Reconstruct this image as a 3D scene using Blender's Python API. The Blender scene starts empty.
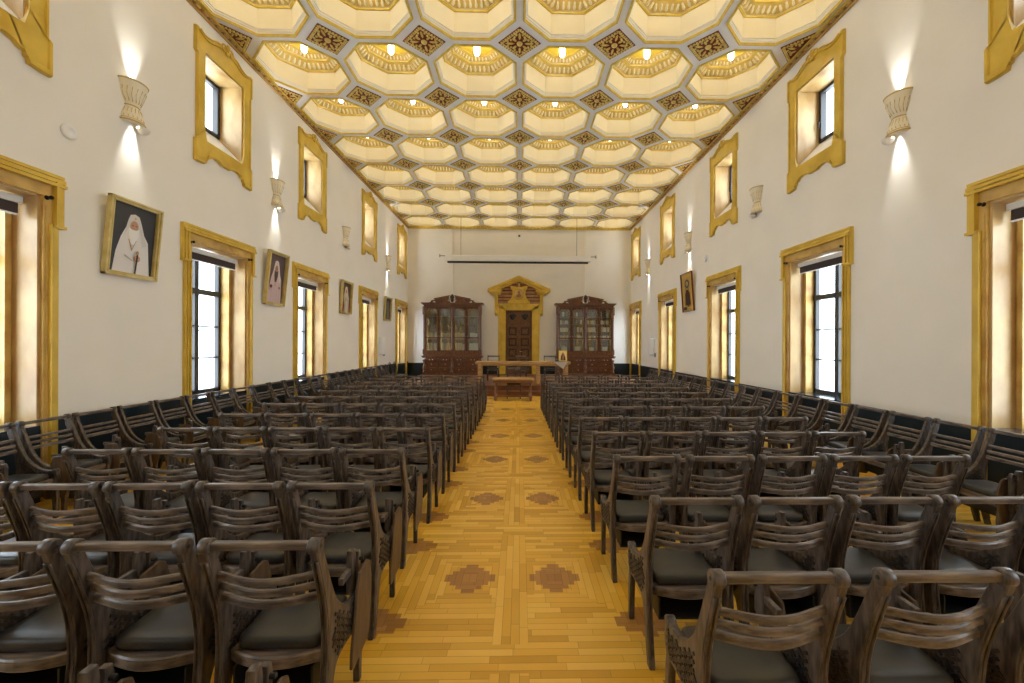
import bpy, bmesh, math, random
from mathutils import Vector, Matrix
from math import pi, sin, cos, radians, hypot, atan2
random.seed(7)
C = bpy.context.scene.collection
sc = bpy.context.scene

# ------------------------------------------------------------ camera, world, exposure
FPX, PPX, PPY = 415.0, 527.4, 343.3
YAW, ROLL, EYE = 0.019, 0.0042, 1.7
cam_data = bpy.data.cameras.new('camera'); cam = bpy.data.objects.new('camera', cam_data); C.objects.link(cam)
cam_data.sensor_width = 36.0; cam_data.lens = FPX / 1024 * 36
cam_data.shift_x = -(PPX - 512) / 1024; cam_data.shift_y = (PPY - 341.5) / 1024
cam_data.clip_start = 0.05
cam.matrix_world = Matrix.Translation((0, 0, EYE)) @ Matrix.Rotation(-YAW, 4, 'Z') @ Matrix.Rotation(pi/2, 4, 'X') @ Matrix.Rotation(ROLL, 4, 'Z')
sc.camera = cam
world = bpy.data.worlds.new('world'); sc.world = world; world.use_nodes = True
bg = world.node_tree.nodes['Background']
bg.inputs[0].default_value = (0.75, 0.88, 1.0, 1); bg.inputs[1].default_value = 3.2
sc.view_settings.view_transform = 'Standard'; sc.view_settings.look = 'None'
sc.view_settings.gamma = 1.0; sc.view_settings.use_curve_mapping = False
sc.view_settings.exposure = 1.78
sc.cycles.max_bounces = 10; sc.cycles.diffuse_bounces = 6; sc.cycles.transparent_max_bounces = 12
sc.cycles.sample_clamp_indirect = 6.0
BULB = 6.6          # ceiling bulbs
SCONCE_W = 26.0      # wall lamp beams

def to_pixel(X, Y, Z):
    u = X*cos(YAW) - Y*sin(YAW); w = X*sin(YAW) + Y*cos(YAW)
    if w < 0.25: return None
    return PPX + FPX*u/w, PPY - FPX*(Z-EYE)/w

# ------------------------------------------------------------ helpers: objects
def obj(name, bm, mats, parent=None, loc=(0, 0, 0), rz=0.0, rot=None):
    me = bpy.data.meshes.new(name); bm.to_mesh(me); bm.free()
    for m in (mats if isinstance(mats, (list, tuple)) else [mats]): me.materials.append(m)
    return mobj(name, me, parent, loc, rz, rot)
def mobj(name, me, parent=None, loc=(0, 0, 0), rz=0.0, rot=None):
    o = bpy.data.objects.new(name, me); C.objects.link(o)
    o.location = loc; o.rotation_euler = rot if rot else (0, 0, rz)
    if parent: o.parent = parent
    return o
def empty(name, loc=(0, 0, 0), rz=0.0, parent=None):
    o = bpy.data.objects.new(name, None); C.objects.link(o); o.empty_display_size = .1
    o.location = loc; o.rotation_euler = (0, 0, rz)
    if parent: o.parent = parent
    return o
def tag(o, label=None, cat=None, group=None, kind=None):
    if label: o['label'] = label
    if cat: o['category'] = cat
    if group: o['group'] = group
    if kind: o['kind'] = kind
    return o
def struct(o): o['kind'] = 'structure'; return o
KIDS = {}
def copy_tree(o, parent=None):
    c = o.copy(); C.objects.link(c)
    if parent: c.parent = parent
    for ch in list(o.children): copy_tree(ch, c)
    return c

# ------------------------------------------------------------ helpers: geometry
def B(): return bmesh.new()
def box(bm, x0, x1, y0, y1, z0, z1, mi=0, M=None):
    vs = [bm.verts.new(Vector(p)) for p in ((x0,y0,z0),(x1,y0,z0),(x1,y1,z0),(x0,y1,z0),(x0,y0,z1),(x1,y0,z1),(x1,y1,z1),(x0,y1,z1))]
    if M is not None:
        for v in vs: v.co = M @ v.co
    fs = []
    for q in ((3,2,1,0),(4,5,6,7),(0,1,5,4),(1,2,6,5),(2,3,7,6),(3,0,4,7)):
        f = bm.faces.new([vs[i] for i in q]); f.material_index = mi; fs.append(f)
    return vs
def bbox(x0, x1, y0, y1, z0, z1, bev=0.004, seg=1):
    bm = B(); box(bm, x0, x1, y0, y1, z0, z1)
    if bev: bmesh.ops.bevel(bm, geom=list(bm.edges), offset=bev, segments=seg, affect='EDGES', profile=.5)
    return bm
def lathe(bm, prof, n=16, a0=0, a1=2*pi, mi=0, M=None, smooth=True, rib=None):
    full = abs(a1-a0-2*pi) < 1e-6
    cnt = n if full else n+1
    rings = []
    for (r, z) in prof:
        ring = []
        for i in range(cnt):
            a = a0 + (a1-a0)*i/n
            rr = r*(1 + (rib(a, z) if rib else 0))
            v = Vector((rr*cos(a), rr*sin(a), z))
            if M is not None: v = M @ v
            ring.append(bm.verts.new(v))
        rings.append(ring)
    for a, b in zip(rings, rings[1:]):
        for i in range(n):
            j = (i+1) % cnt
            try:
                f = bm.faces.new((a[i], a[j], b[j], b[i])); f.smooth = smooth; f.material_index = mi
            except ValueError: pass
    if full:
        for ring, r in ((rings[0], prof[0][0]), (rings[-1], prof[-1][0])):
            if r > 1e-5:
                f = bm.faces.new(ring if ring is rings[-1] else ring[::-1]); f.material_index = mi
    return rings
def cyl_x(bm, x0, x1, y, z, r, n=14, mi=0):
    lathe(bm, [(r*.85, x0), (r, x0+.004), (r, x1-.004), (r*.85, x1)], n, mi=mi, M=Matrix.Translation((0, y, z)) @ Matrix(((0,0,1,0),(1,0,0,0),(0,1,0,0),(0,0,0,1))))
def ball(bm, c, r, sx=1, sy=1, sz=1, u=8, v=6, mi=0):
    prof = [(max(1e-6, sin(pi*i/v)), -cos(pi*i/v)) for i in range(v+1)]
    M = Matrix.Translation(c) @ Matrix.Diagonal((r*sx, r*sy, r*sz, 1))
    lathe(bm, prof, u, mi=mi, M=M)
def prism(bm, poly, axis, d0, d1, mi=0, M=None, bev=0):
    """poly: 2-D points; axis 'x': (y,z) extruded along x; 'y': (x,z) along y; 'z': (x,y) along z"""
    def P(p, d):
        v = Vector((d, p[0], p[1])) if axis == 'x' else Vector((p[0], d, p[1])) if axis == 'y' else Vector((p[0], p[1], d))
        return M @ v if M is not None else v
    a = [bm.verts.new(P(p, d0)) for p in poly]; b = [bm.verts.new(P(p, d1)) for p in poly]
    n = len(poly); fs = []
    for i in range(n):
        f = bm.faces.new((a[i], a[(i+1) % n], b[(i+1) % n], b[i])); f.material_index = mi; fs.append(f)
    ca = bm.faces.new(a[::-1]); cb = bm.faces.new(b); ca.material_index = cb.material_index = mi
    fs += [ca, cb]
    if bev:
        bmesh.ops.recalc_face_normals(bm, faces=fs)
        bmesh.ops.bevel(bm, geom=list(set(list(ca.edges)+list(cb.edges))), offset=bev, segments=1, affect='EDGES', profile=.5)
        bmesh.ops.triangulate(bm, faces=[f for f in bm.faces if len(f.verts) > 4])
    else:
        bmesh.ops.recalc_face_normals(bm, faces=fs)
        bmesh.ops.triangulate(bm, faces=[ca, cb])
def ribbon(bm, pts, t, h, mi=0):
    """bar following pts (x,y,z) in plan; thickness t across, height h up"""
    rows = []
    for i, p in enumerate(pts):
        a = Vector(pts[max(0, i-1)]); b = Vector(pts[min(len(pts)-1, i+1)])
        d = (b-a); d.z = 0; d.normalize(); nrm = Vector((-d.y, d.x, 0))*t/2; up = Vector((0, 0, h/2)); p = Vector(p)
        rows.append([bm.verts.new(p+q) for q in (nrm-up, nrm*1+up*.6, nrm*.5+up, -nrm*.5+up, -nrm+up*.6, -nrm-up)])
    for a, b in zip(rows, rows[1:]):
        for i in range(6):
            f = bm.faces.new((a[i], a[(i+1) % 6], b[(i+1) % 6], b[i])); f.smooth = False; f.material_index = mi
    bm.faces.new(rows[0]); bm.faces.new(rows[-1][::-1])
    bmesh.ops.recalc_face_normals(bm, faces=bm.faces)
def tube(bm, pts, r, n=6, mi=0):
    rings = []
    for i, p in enumerate(pts):
        a = Vector(pts[max(0, i-1)]); b = Vector(pts[min(len(pts)-1, i+1)]); d = (b-a).normalized()
        s = d.orthogonal().normalized() if i == 0 else (prev - d*prev.dot(d)).normalized()
        prev = s; t = d.cross(s)
        rr = r[i] if isinstance(r, (list, tuple)) else r
        rings.append([bm.verts.new(Vector(p)+(s*cos(2*pi*k/n)+t*sin(2*pi*k/n))*rr) for k in range(n)])
    for a, b in zip(rings, rings[1:]):
        for k in range(n):
            f = bm.faces.new((a[k], a[(k+1) % n], b[(k+1) % n], b[k])); f.smooth = True; f.material_index = mi
    bm.faces.new(rings[0][::-1]); bm.faces.new(rings[-1])
def spline(pts, n=6):
    out = []
    P = [pts[0]]+list(pts)+[pts[-1]]
    for i in range(1, len(P)-2):
        p0, p1, p2, p3 = (Vector(P[i+j]) for j in (-1, 0, 1, 2))
        for k in range(n):
            t = k/n
            out.append(tuple(.5*((2*p1)+(p2-p0)*t+(2*p0-5*p1+4*p2-p3)*t*t+(3*p1-p0-3*p2+p3)*t**3)))
    out.append(tuple(pts[-1])); return out
def inside(p, poly):
    r = False; j = len(poly)-1
    for i in range(len(poly)):
        (xi, yi), (xj, yj) = poly[i][:2], poly[j][:2]
        if (yi > p[1]) != (yj > p[1]) and p[0] < (xj-xi)*(p[1]-yi)/(yj-yi)+xi: r = not r
        j = i
    return r

# ------------------------------------------------------------ materials
def srgb(r, g, b):
    f = lambda c: (c/255/12.92) if c/255 <= .04045 else ((c/255+.055)/1.055)**2.4
    return (f(r), f(g), f(b), 1)
def mat(name, col, rough=.5, col2=None, scale=6, stretch=(1, 1, 1), metal=0, bump=0, detail=4, ramp=(.35, .65), spec=.5, rand=0, coat=0):
    m = bpy.data.materials.new(name); m.use_nodes = True; nt = m.node_tree; N = nt.nodes; L = nt.links
    b = N['Principled BSDF']; b.inputs['Base Color'].default_value = col; b.inputs['Roughness'].default_value = rough
    b.inputs['Metallic'].default_value = metal; b.inputs['Specular IOR Level'].default_value = spec
    if coat: b.inputs['Coat Weight'].default_value = coat; b.inputs['Coat Roughness'].default_value = .15
    tc = N.new('ShaderNodeTexCoord'); mp = N.new('ShaderNodeMapping'); mp.inputs['Scale'].default_value = stretch
    L.new(tc.outputs['Object'], mp.inputs['Vector'])
    no = N.new('ShaderNodeTexNoise'); no.inputs['Scale'].default_value = scale; no.inputs['Detail'].default_value = detail
    L.new(mp.outputs[0], no.inputs['Vector'])
    if col2:
        r = N.new('ShaderNodeValToRGB'); r.color_ramp.elements[0].color = col; r.color_ramp.elements[1].color = col2
        r.color_ramp.elements[0].position, r.color_ramp.elements[1].position = ramp
        L.new(no.outputs['Fac'], r.inputs[0]); out = r.outputs[0]
        if rand:
            oi = N.new('ShaderNodeObjectInfo'); hs = N.new('ShaderNodeHueSaturation'); mr = N.new('ShaderNodeMapRange')
            mr.inputs['To Min'].default_value = 1-rand; mr.inputs['To Max'].default_value = 1+rand
            L.new(oi.outputs['Random'], mr.inputs['Value']); L.new(mr.outputs[0], hs.inputs['Value']); L.new(out, hs.inputs['Color']); out = hs.outputs[0]
        L.new(out, b.inputs['Base Color'])
    if bump:
        bp = N.new('ShaderNodeBump'); bp.inputs['Strength'].default_value = bump; bp.inputs['Distance'].default_value = .01
        L.new(no.outputs['Fac'], bp.inputs['Height']); L.new(bp.outputs[0], b.inputs['Normal'])
    return m
M_wall = mat('plaster_cream', srgb(236, 232, 224), .85, srgb(240, 236, 229), 1.2, bump=.02, spec=.2)
M_gold_trim = mat('ochre_trim', srgb(206, 168, 52), .42, srgb(226, 192, 78), 3, spec=.5)
M_marble = mat('ochre_marble', srgb(176, 128, 54), .4, srgb(214, 178, 98), 3.5, detail=8, ramp=(.3, .6))
M_marble_pale = mat('pale_marble', srgb(166, 124, 64), .4, srgb(204, 172, 116), 2.5, (1, 1, .5), detail=8, ramp=(.32, .58))
M_coffer = mat('coffer_cream', srgb(243, 233, 200), .7, srgb(246, 237, 208), 2)
M_coffer_grey = mat('coffer_band', srgb(236, 238, 242), .7, srgb(241, 243, 247), 2)
M_dome = mat('coffer_dome', srgb(236, 208, 70), .6)
M_palegold = mat('pale_gilt', srgb(196, 170, 92), .35, srgb(220, 200, 136), 6, metal=.1)
M_ground = mat('frieze_ground', srgb(206, 176, 92), .6, srgb(222, 196, 118), 6)
M_gold = mat('gilt', srgb(214, 182, 70), .4, srgb(232, 206, 100), 8, metal=.1)
M_gold_dark = mat('gilt_carving', srgb(214, 184, 84), .35, srgb(242, 222, 140), 14, metal=.15)
M_redbrown = mat('red_brown_ground', srgb(128, 46, 22), .5, srgb(96, 34, 18), 10)
M_cornice = mat('cornice_gilt', srgb(186, 148, 84), .5, srgb(206, 172, 108), 5)
M_cornice_d = mat('cornice_brown_wood', srgb(134, 96, 52), .5)  # brown wood of the band behind the dentils
M_wood = mat('weathered_walnut', srgb(50, 42, 37), .38, srgb(102, 89, 80), 9, (6, 6, 1.2), bump=.12, detail=6, rand=.12, spec=.6)  # uprights darker than the rail wood, their shade put into the colour
M_wood_x = mat('weathered_walnut_rail', srgb(74, 63, 56), .33, srgb(132, 117, 106), 9, (.8, 6, 6), bump=.12, detail=6, rand=.12, spec=.6)
M_wood_carve = mat('carved_walnut', srgb(36, 29, 24), .5, srgb(72, 60, 50), 12, bump=.1)
M_leather = mat('dark_leather', srgb(44, 44, 44), .36, srgb(56, 55, 54), 5, bump=.08, spec=.6)
M_black = mat('black_board', srgb(24, 23, 23), .45, srgb(34, 32, 31), 6)
M_tablet = mat('tablet_wood', srgb(78, 60, 44), .45, srgb(102, 80, 58), 6, (5, 5, 1), bump=.05)
M_cab = mat('mahogany', srgb(90, 54, 34), .35, srgb(128, 82, 52), 7, (4, 4, .8), bump=.06, detail=6, coat=.2)
M_cab_dark = mat('mahogany_dark', srgb(50, 28, 17), .4, srgb(72, 42, 25), 7, (4, 4, .8))
M_door = mat('dark_door_wood', srgb(92, 58, 32), .4, srgb(132, 88, 50), 6, (4, 4, .8), bump=.06)
M_door_dark = mat('dark_bronze', srgb(30, 22, 16), .45)
M_oak = mat('honey_oak', srgb(168, 128, 78), .4, srgb(202, 162, 106), 6, (.8, 5, 5), bump=.04)
M_dado = mat('dark_teal_dado', srgb(12, 26, 32), .4, srgb(18, 34, 40), 2)
M_white = mat('white_plastic', srgb(236, 236, 236), .4)
M_whitecloth = mat('white_cloth', srgb(232, 232, 236), .8)
M_blind = mat('blind_fabric', srgb(66, 54, 52), .8)
M_frame = mat('dark_window_frame', srgb(52, 50, 50), .45)
M_iron = mat('dark_iron', srgb(34, 30, 28), .4, metal=.6)
M_slate = mat('dark_slate_sill', srgb(52, 56, 62), .15)
M_sill = mat('white_sill', srgb(232, 228, 220), .4)
M_sconce = mat('sconce_plaster', srgb(238, 228, 202), .6)
M_sconce_l = mat('sconce_ochre', srgb(206, 178, 112), .6)
M_silver = mat('silver', srgb(200, 196, 188), .3, metal=.7)
M_stripe = mat('brown_marble', srgb(150, 106, 62), .4, srgb(176, 134, 84), 5)
M_greybox = mat('grey_plastic', srgb(150, 148, 146), .5)
def flat(name, *c, rough=.6): return mat(name, srgb(*c), rough)
def glass(name, a=.06, tint=(1, 1, 1, 1)):
    m = bpy.data.materials.new(name); m.use_nodes = True; nt = m.node_tree; N = nt.nodes; L = nt.links
    N.remove(N['Principled BSDF']); t = N.new('ShaderNodeBsdfTransparent'); t.inputs[0].default_value = tint
    g = N.new('ShaderNodeBsdfGlossy'); g.inputs['Roughness'].default_value = .03
    mx = N.new('ShaderNodeMixShader'); mx.inputs[0].default_value = a
    L.new(t.outputs[0], mx.inputs[1]); L.new(g.outputs[0], mx.inputs[2]); L.new(mx.outputs[0], N['Material Output'].inputs[0]); return m
M_glass = glass('window_glass', .04)
M_cabglass = glass('cabinet_glass', .15, (.9, .93, .92, 1))
def emis(name, col, s):
    m = bpy.data.materials.new(name); m.use_nodes = True; b = m.node_tree.nodes['Principled BSDF']
    b.inputs['Base Color'].default_value = col; b.inputs['Emission Color'].default_value = col; b.inputs['Emission Strength'].default_value = s; return m
M_bulb = emis('lit_bulb', (1, .96, .90, 1), BULB)
M_lens = emis('lamp_lens', (1, .97, .9, 1), 5)

# parquet: strips laid in stepped chevrons round dark diamonds
def parquet():
    m = bpy.data.materials.new('oak_parquet'); m.use_nodes = True; nt = m.node_tree; N = nt.nodes; L = nt.links
    class V:
        def __init__(s, k): s.k = k
        def __add__(s, o): return op('ADD', s, o)
        def __sub__(s, o): return op('SUBTRACT', s, o)
        def __mul__(s, o): return op('MULTIPLY', s, o)
        def __truediv__(s, o): return op('DIVIDE', s, o)
    def op(kind, *a):
        n = N.new('ShaderNodeMath'); n.operation = kind
        for i, q in enumerate(a):
            if isinstance(q, V): L.new(q.k, n.inputs[i])
            else: n.inputs[i].default_value = q
        return V(n.outputs[0])
    ab = lambda a: op('ABSOLUTE', a); fl = lambda a: op('FLOOR', a); fr = lambda a: op('FRACT', a)
    gt = lambda a, b: op('GREATER_THAN', a, b); lt = lambda a, b: op('LESS_THAN', a, b)
    mix = lambda t, a, b: a*(op('SUBTRACT', 1.0, t)) + b*t
    tc = N.new('ShaderNodeTexCoord'); sp = N.new('ShaderNodeSeparateXYZ'); L.new(tc.outputs['Object'], sp.inputs[0])
    x, y = V(sp.outputs[0])+.045, V(sp.outputs[1])
    S = .0513
    xf = ab(op('WRAP', x, .82, -.82))                    # folded about the centre line
    dy = op('WRAP', y-3.01, .77, -.77); ady = ab(dy)
    u = ab(xf-.305)
    qu, qy = fl(u/S), fl(ady/S)
    along_y = lt(qy, qu+.5)                               # strips running along the hall
    along_y = op('MAXIMUM', along_y, lt(xf, S*2))
    band = gt(ady, S*13); along_y = along_y*(op('SUBTRACT', 1.0, band))
    # ids and joints
    def lay(a, b, off):
        row = fl(a/S); wn = N.new('ShaderNodeTexWhiteNoise'); wn.noise_dimensions = '1D'; L.new((row+off).k, wn.inputs['W'])
        t = b/.36 + V(wn.outputs[0]); col = fl(t)
        w2 = N.new('ShaderNodeTexWhiteNoise'); w2.noise_dimensions = '2D'; cb = N.new('ShaderNodeCombineXYZ')
        L.new((row+off).k, cb.inputs[0]); L.new(col.k, cb.inputs[1]); L.new(cb.outputs[0], w2.inputs['Vector'])
        f = fr(a/S); j = op('MAXIMUM', op('MAXIMUM', lt(f, .035), gt(f, .965)), lt(fr(t), .008)); return V(w2.outputs[0]), j
    c1, j1 = lay(y, x, 3.3); c2, j2 = lay(x, y, 91.7)
    c = mix(along_y, c1, c2); j = mix(along_y, j1, j2)
    d1 = lt((fl(u/.045)*.045)/.17 + (fl(ady/.045)*.045)/.19, .93)
    u2 = ab(xf-.82); dy2 = ab(ady-.48)
    d2 = lt((fl(u2/.045)*.045)/.17 + (fl(dy2/.045)*.045)/.13, .9)
    dark = op('MAXIMUM', d1, d2)
    no = N.new('ShaderNodeTexNoise'); no.inputs['Scale'].default_value = 3; no.inputs['Detail'].default_value = 6; L.new(tc.outputs['Object'], no.inputs['Vector'])
    c = c*.75 + V(no.outputs[0])*.3
    r = N.new('ShaderNodeValToRGB'); e = r.color_ramp.elements
    e[0].color = srgb(206, 152, 38); e[0].position = 0; e[1].color = srgb(248, 206, 100); e[1].position = 1
    k = r.color_ramp.elements.new(.5); k.color = srgb(233, 182, 62); L.new(c.k, r.inputs[0])
    r2 = N.new('ShaderNodeValToRGB'); e = r2.color_ramp.elements; e[0].color = srgb(158, 106, 44); e[1].color = srgb(192, 140, 72); L.new(c.k, r2.inputs[0])
    mx = N.new('ShaderNodeMix'); mx.data_type = 'RGBA'; L.new(dark.k, mx.inputs[0]); L.new(r.outputs[0], mx.inputs[6]); L.new(r2.outputs[0], mx.inputs[7])
    my = N.new('ShaderNodeMix'); my.data_type = 'RGBA'; my.blend_type = 'MULTIPLY'; L.new((j*.5).k, my.inputs[0]); L.new(mx.outputs[2], my.inputs[6]); my.inputs[7].default_value = (.35, .25, .15, 1)
    b = N['Principled BSDF']; L.new(my.outputs[2], b.inputs['Base Color']); b.inputs['Roughness'].default_value = .33; b.inputs['Specular IOR Level'].default_value = .45
    return m
M_parquet = parquet()

# ------------------------------------------------------------ room shell
XL, XR, YB, YF, H = -5.07, 5.07, 18.95, -1.06, 6.97
CL = [.75, 3.83, 7.13, 10.17, 13.98, 17.82]; CR = [.70, 3.73, 7.05, 10.24, 14.13, 18.0]  # first window on each side is out of view, added for its daylight
LOW_W, LOW_Z0, LOW_Z1 = .655, .80, 3.26      # half width and heights of lower openings
UP_W, UP_Z0, UP_Z1 = .47, 4.93, 6.34
DEP = .42
UL = [.80, 3.88, 7.20, 10.23, 14.04, 17.90]
def room():
    bm = B(); box(bm, XL-.6, XR+.6, YF-.2, YB+.3, -.15, 0); struct(obj('floor', bm, M_parquet))
    for side, X, cs, sg in (('left', XL, CL, -1), ('right', XR, CR, 1)):
        holes = [(c-LOW_W, c+LOW_W, LOW_Z0, LOW_Z1) for c in cs] + [(c-UP_W, c+UP_W, UP_Z0, UP_Z1) for c in (UL if side == 'left' else cs)]
        ys = sorted({YF-.2, YB+.3} | {h[0] for h in holes} | {h[1] for h in holes}); zs = sorted({0, 7.8} | {h[2] for h in holes} | {h[3] for h in holes})
        bm = B()
        ys = [y for i, y in enumerate(ys)]
        for a, b in zip(ys, ys[1:]):
            run = None
            for c, d in zip(zs, zs[1:]):
                solid = not any(h[0]-1e-6 < (a+b)/2 < h[1]+1e-6 and h[2] < (c+d)/2 < h[3] for h in holes)
                if solid: run = [run[0], d] if run else [c, d]
                elif run: box(bm, min(X, X+sg*.6), max(X, X+sg*.6), a, b, run[0], run[1]); run = None
            if run: box(bm, min(X, X+sg*.6), max(X, X+sg*.6), a, b, run[0], run[1])
        bmesh.ops.remove_doubles(bm, verts=bm.verts, dist=1e-4)
        struct(obj('wall_'+side, bm, M_wall))
    # back wall with door opening (door slab sits in it) and two slightly proud side bays
    bm = B(); dx0, dx1, dz = -.65, .58, 3.2
    box(bm, XL, dx0, YB, YB+.3, 0, 7.8); box(bm, dx1, XR, YB, YB+.3, 0, 7.8); box(bm, dx0, dx1, YB, YB+.3, dz, 7.8); box(bm, dx0, dx1, YB+.2, YB+.3, 0, dz)
    box(bm, XL, -3.06, YB-.07, YB, 0, H); box(bm, 2.98, XR, YB-.07, YB, 0, H)
    struct(obj('wall_back', bm, M_wall))
    bm = B(); box(bm, XL, XR, YF-.2, YF, 0, 7.8); struct(obj('wall_front', bm, M_wall))
    # dado boards
    def dado(name, parts):
        bm = B()
        for p in parts: box(bm, *p)
        struct(obj(name, bm, M_dado))
    for side, X, cs, sg in (('left', XL, CL, 1), ('right', XR, CR, -1)):
        ps = []; last = YF
        for c in cs:
            if c-.86 > last: ps.append((min(X, X+sg*.03), max(X, X+sg*.03), last, c-.79, 0, .86 if side == 'left' else .80))
            ps.append((min(X, X+sg*.012), max(X, X+sg*.012), c-.66, c+.66, 0, .76))
            last = c+.79
        ps.append((min(X, X+sg*.03), max(X, X+sg*.03), last, YB-.07, 0, .86 if side == 'left' else .80))
        dado('baseboard_'+side, ps)
    dado('baseboard_back', [(XL+.03, -3.07, YB-.10, YB-.07, 0, .80), (-3.05, -1.0, YB-.03, YB, 0, .80), (.93, 2.97, YB-.03, YB, 0, .80), (2.99, XR-.03, YB-.10, YB-.07, 0, .80)])
room()

# ---- cornice with dentils
def cornice(name, L_, place, mats=(M_cornice, M_cornice_d, M_gold)):
    bm = B()     # local: runs along +x, wall at y=0, room towards -y, ceiling at z=0
    box(bm, 0, L_, -.035, 0, -.10, -.07, 0); box(bm, 0, L_, -.05, 0, -.07, -.035, 1); box(bm, 0, L_, -.09, 0, -.035, 0, 2)
    n = int(L_/.16)
    for i in range(n): box(bm, i*.16+.02, i*.16+.11, -.075, -.045, -.075, -.03, 0)
    o = obj(name, bm, list(mats)); o.matrix_world = place; struct(o)
Lr = YB-YF
cornice('trim_1', Lr, Matrix.Translation((XL, YF, H)) @ Matrix.Rotation(pi/2, 4, 'Z'))
cornice('trim_2', Lr, Matrix.Translation((XR, YB, H)) @ Matrix.Rotation(-pi/2, 4, 'Z'))
cornice('trim_3', XR-XL-.14, Matrix.Translation((XL+.07, YB-.07, H)), (M_gold, M_gold_dark, M_gold))

# ---- coffered ceiling
P = 1.668; ROW0 = 7.28; CX = -.02
def ceiling():
    bm = B(); A = .762; hS = P/2; o = A*math.tan(pi/8)
    for i in range(-3, 3):
        for k in range(-5, 7):
            cx, cy = CX+(i+.5)*P, ROW0+(k+.5)*P
            for q in range(4):
                R = Matrix.Rotation(q*pi/2, 4, 'Z'); T = Matrix.Translation((cx, cy, H))
                for poly in (((A,-o),(hS,-o),(hS,o),(A,o)), ((A,o),(hS,o),(hS,hS),(o,hS),(o,A))):
                    f = bm.faces.new([bm.verts.new(T @ R @ Vector((a, b, 0))) for a, b in poly][::-1])
    # side margins and solid roof deck above
    x0, x1 = CX-3*P, CX+3*P; y0, y1 = ROW0-5*P, ROW0+7*P
    for q in ((XL, x0, y0, YB), (x1, XR, y0, YB), (x0, x1, y1, YB+.01)):
        bm.faces.new([bm.verts.new(Vector(p)) for p in ((q[0],q[2],H),(q[0],q[3],H),(q[1],q[3],H),(q[1],q[2],H))])
    box(bm, XL, XR, YF, YB, 7.7, 7.8)
    bmesh.ops.remove_doubles(bm, verts=bm.verts, dist=1e-4)
    root = struct(obj('ceiling', bm, M_coffer_grey))
    # one coffer
    bm = B()
    def ring(a, z): return [bm.verts.new(Vector((a/cos(pi/8)*cos(pi/8+k*pi/4), a/cos(pi/8)*sin(pi/8+k*pi/4), z))) for k in range(8)]
    prof = [(.778, -.0, 1), (.772, -.024, 1), (.752, -.026, 1), (.744, .004, 1), (.736, .004, 0), (.736, .028, 2), (.722, .034, 0), (.718, .06, 2), (.704, .064, 2),
            (.690, .40, 1), (.662, .398, 1), (.655, .425, 0), (.640, .425, 5), (.515, .515, 1), (.490, .515, 1), (.484, .54, 0), (.470, .54, 5), (.385, .60, 1), (.362, .598, 1), (.356, .62, 3), (.0, .66, 3)]
    mi = {0: 0, 1: 1, 2: 2, 3: 3}
    pr = None
    for i, (a, z, m_) in enumerate(prof):
        if a > 0:
            rg = ring(a, z)
            if pr:
                for k in range(8):
                    f = bm.faces.new((pr[k], pr[(k+1) % 8], rg[(k+1) % 8], rg[k])); f.material_index = prof[i-1][2] if prof[i-1][2] != 2 or prof[i][1] < .1 else 2
                    if prof[i-1][0] == .704: f.material_index = 4
            pr = rg
        else:
            c = bm.verts.new((0, 0, z))
            for k in range(8):
                f = bm.faces.new((pr[k], pr[(k+1) % 8], c)); f.material_index = 3
    def beads(a, z, r, n, sz, tilt):
        for k in range(8):
            ang = k*pi/4; half = a*math.tan(pi/8)
            for j in range(n):
                t = -half+2*half*(j+.5)/n
                p = Vector((a*cos(ang)-t*sin(ang), a*sin(ang)+t*cos(ang), z))
                M_ = Matrix.Translation(p) @ Matrix.Rotation(ang, 4, 'Z') @ Matrix.Rotation(-tilt, 4, 'Y') @ Matrix.Diagonal((r*.8, r*.82, r*sz, 1))
                lathe(bm, [(1e-5, -1), (.75, -.7), (.95, -.2), (.6, .35), (.7, .7), (1e-5, 1)], 6, M=M_, mi=0)
    beads(.578, .458, .036, 5, 1.75, .9); beads(.43, .563, .025, 5, 1.6, .9)
    me = bpy.data.meshes.new('coffer'); bm.to_mesh(me); bm.free()
    for m in (M_coffer, M_gold, M_coffer_grey, M_dome, M_coffer, M_ground): me.materials.append(m)
    for f in me.polygons:
        if f.material_index == 2 and False: pass
    # bulb
    bb = B(); lathe(bb, [(1e-5, 0), (.032, .008), (.050, .035), (.057, .08), (.057, .17), (.048, .20), (1e-5, .205)], 12); gme = bpy.data.meshes.new('bulb'); bb.to_mesh(gme); bb.free(); gme.materials.append(M_bulb)
    fb = B(); lathe(fb, [(.03, .2), (.045, .21), (.045, .24), (.07, .27), (.02, .29), (.012, .37)], 10); fme = bpy.data.meshes.new('lamp_fitting'); fb.to_mesh(fme); fb.free(); fme.materials.append(M_gold)
    for k in range(-5, 7):
        for i in range(-3, 3):
            cx, cy = CX+(i+.5)*P, ROW0+(k+.5)*P
            mobj('coffer', me, root, (cx, cy, H))
            # lamps whose bulb can be seen or that light the visible hall
            col = ['leftmost', 'second from left', 'third from left', 'third from right', 'second from right', 'rightmost'][i+3]
            if k < -2: 
                pass
            e = empty('pendant_bulb', (cx, cy, H+.34))
            mobj('bulb', gme, e); mobj('fitting', fme, e)
            rown = ORD[k+5] if k+5 < len(ORD) else str(k)
            if k < -1: lab = 'white bulb in a coffer over the viewer, outside the picture'; g = 'coffer bulbs over the viewer'
            elif k <= 2: lab = f'lit white bulb in {col} coffer, {ORD[k+1]} coffer row from top'; g = 'coffer bulbs'
            else: lab = f'mostly hidden bulb deep in {col} coffer, {ORD[k+1]} coffer row from top'; g = 'coffer bulbs'
            tag(e, lab, 'lamp', g)
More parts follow.
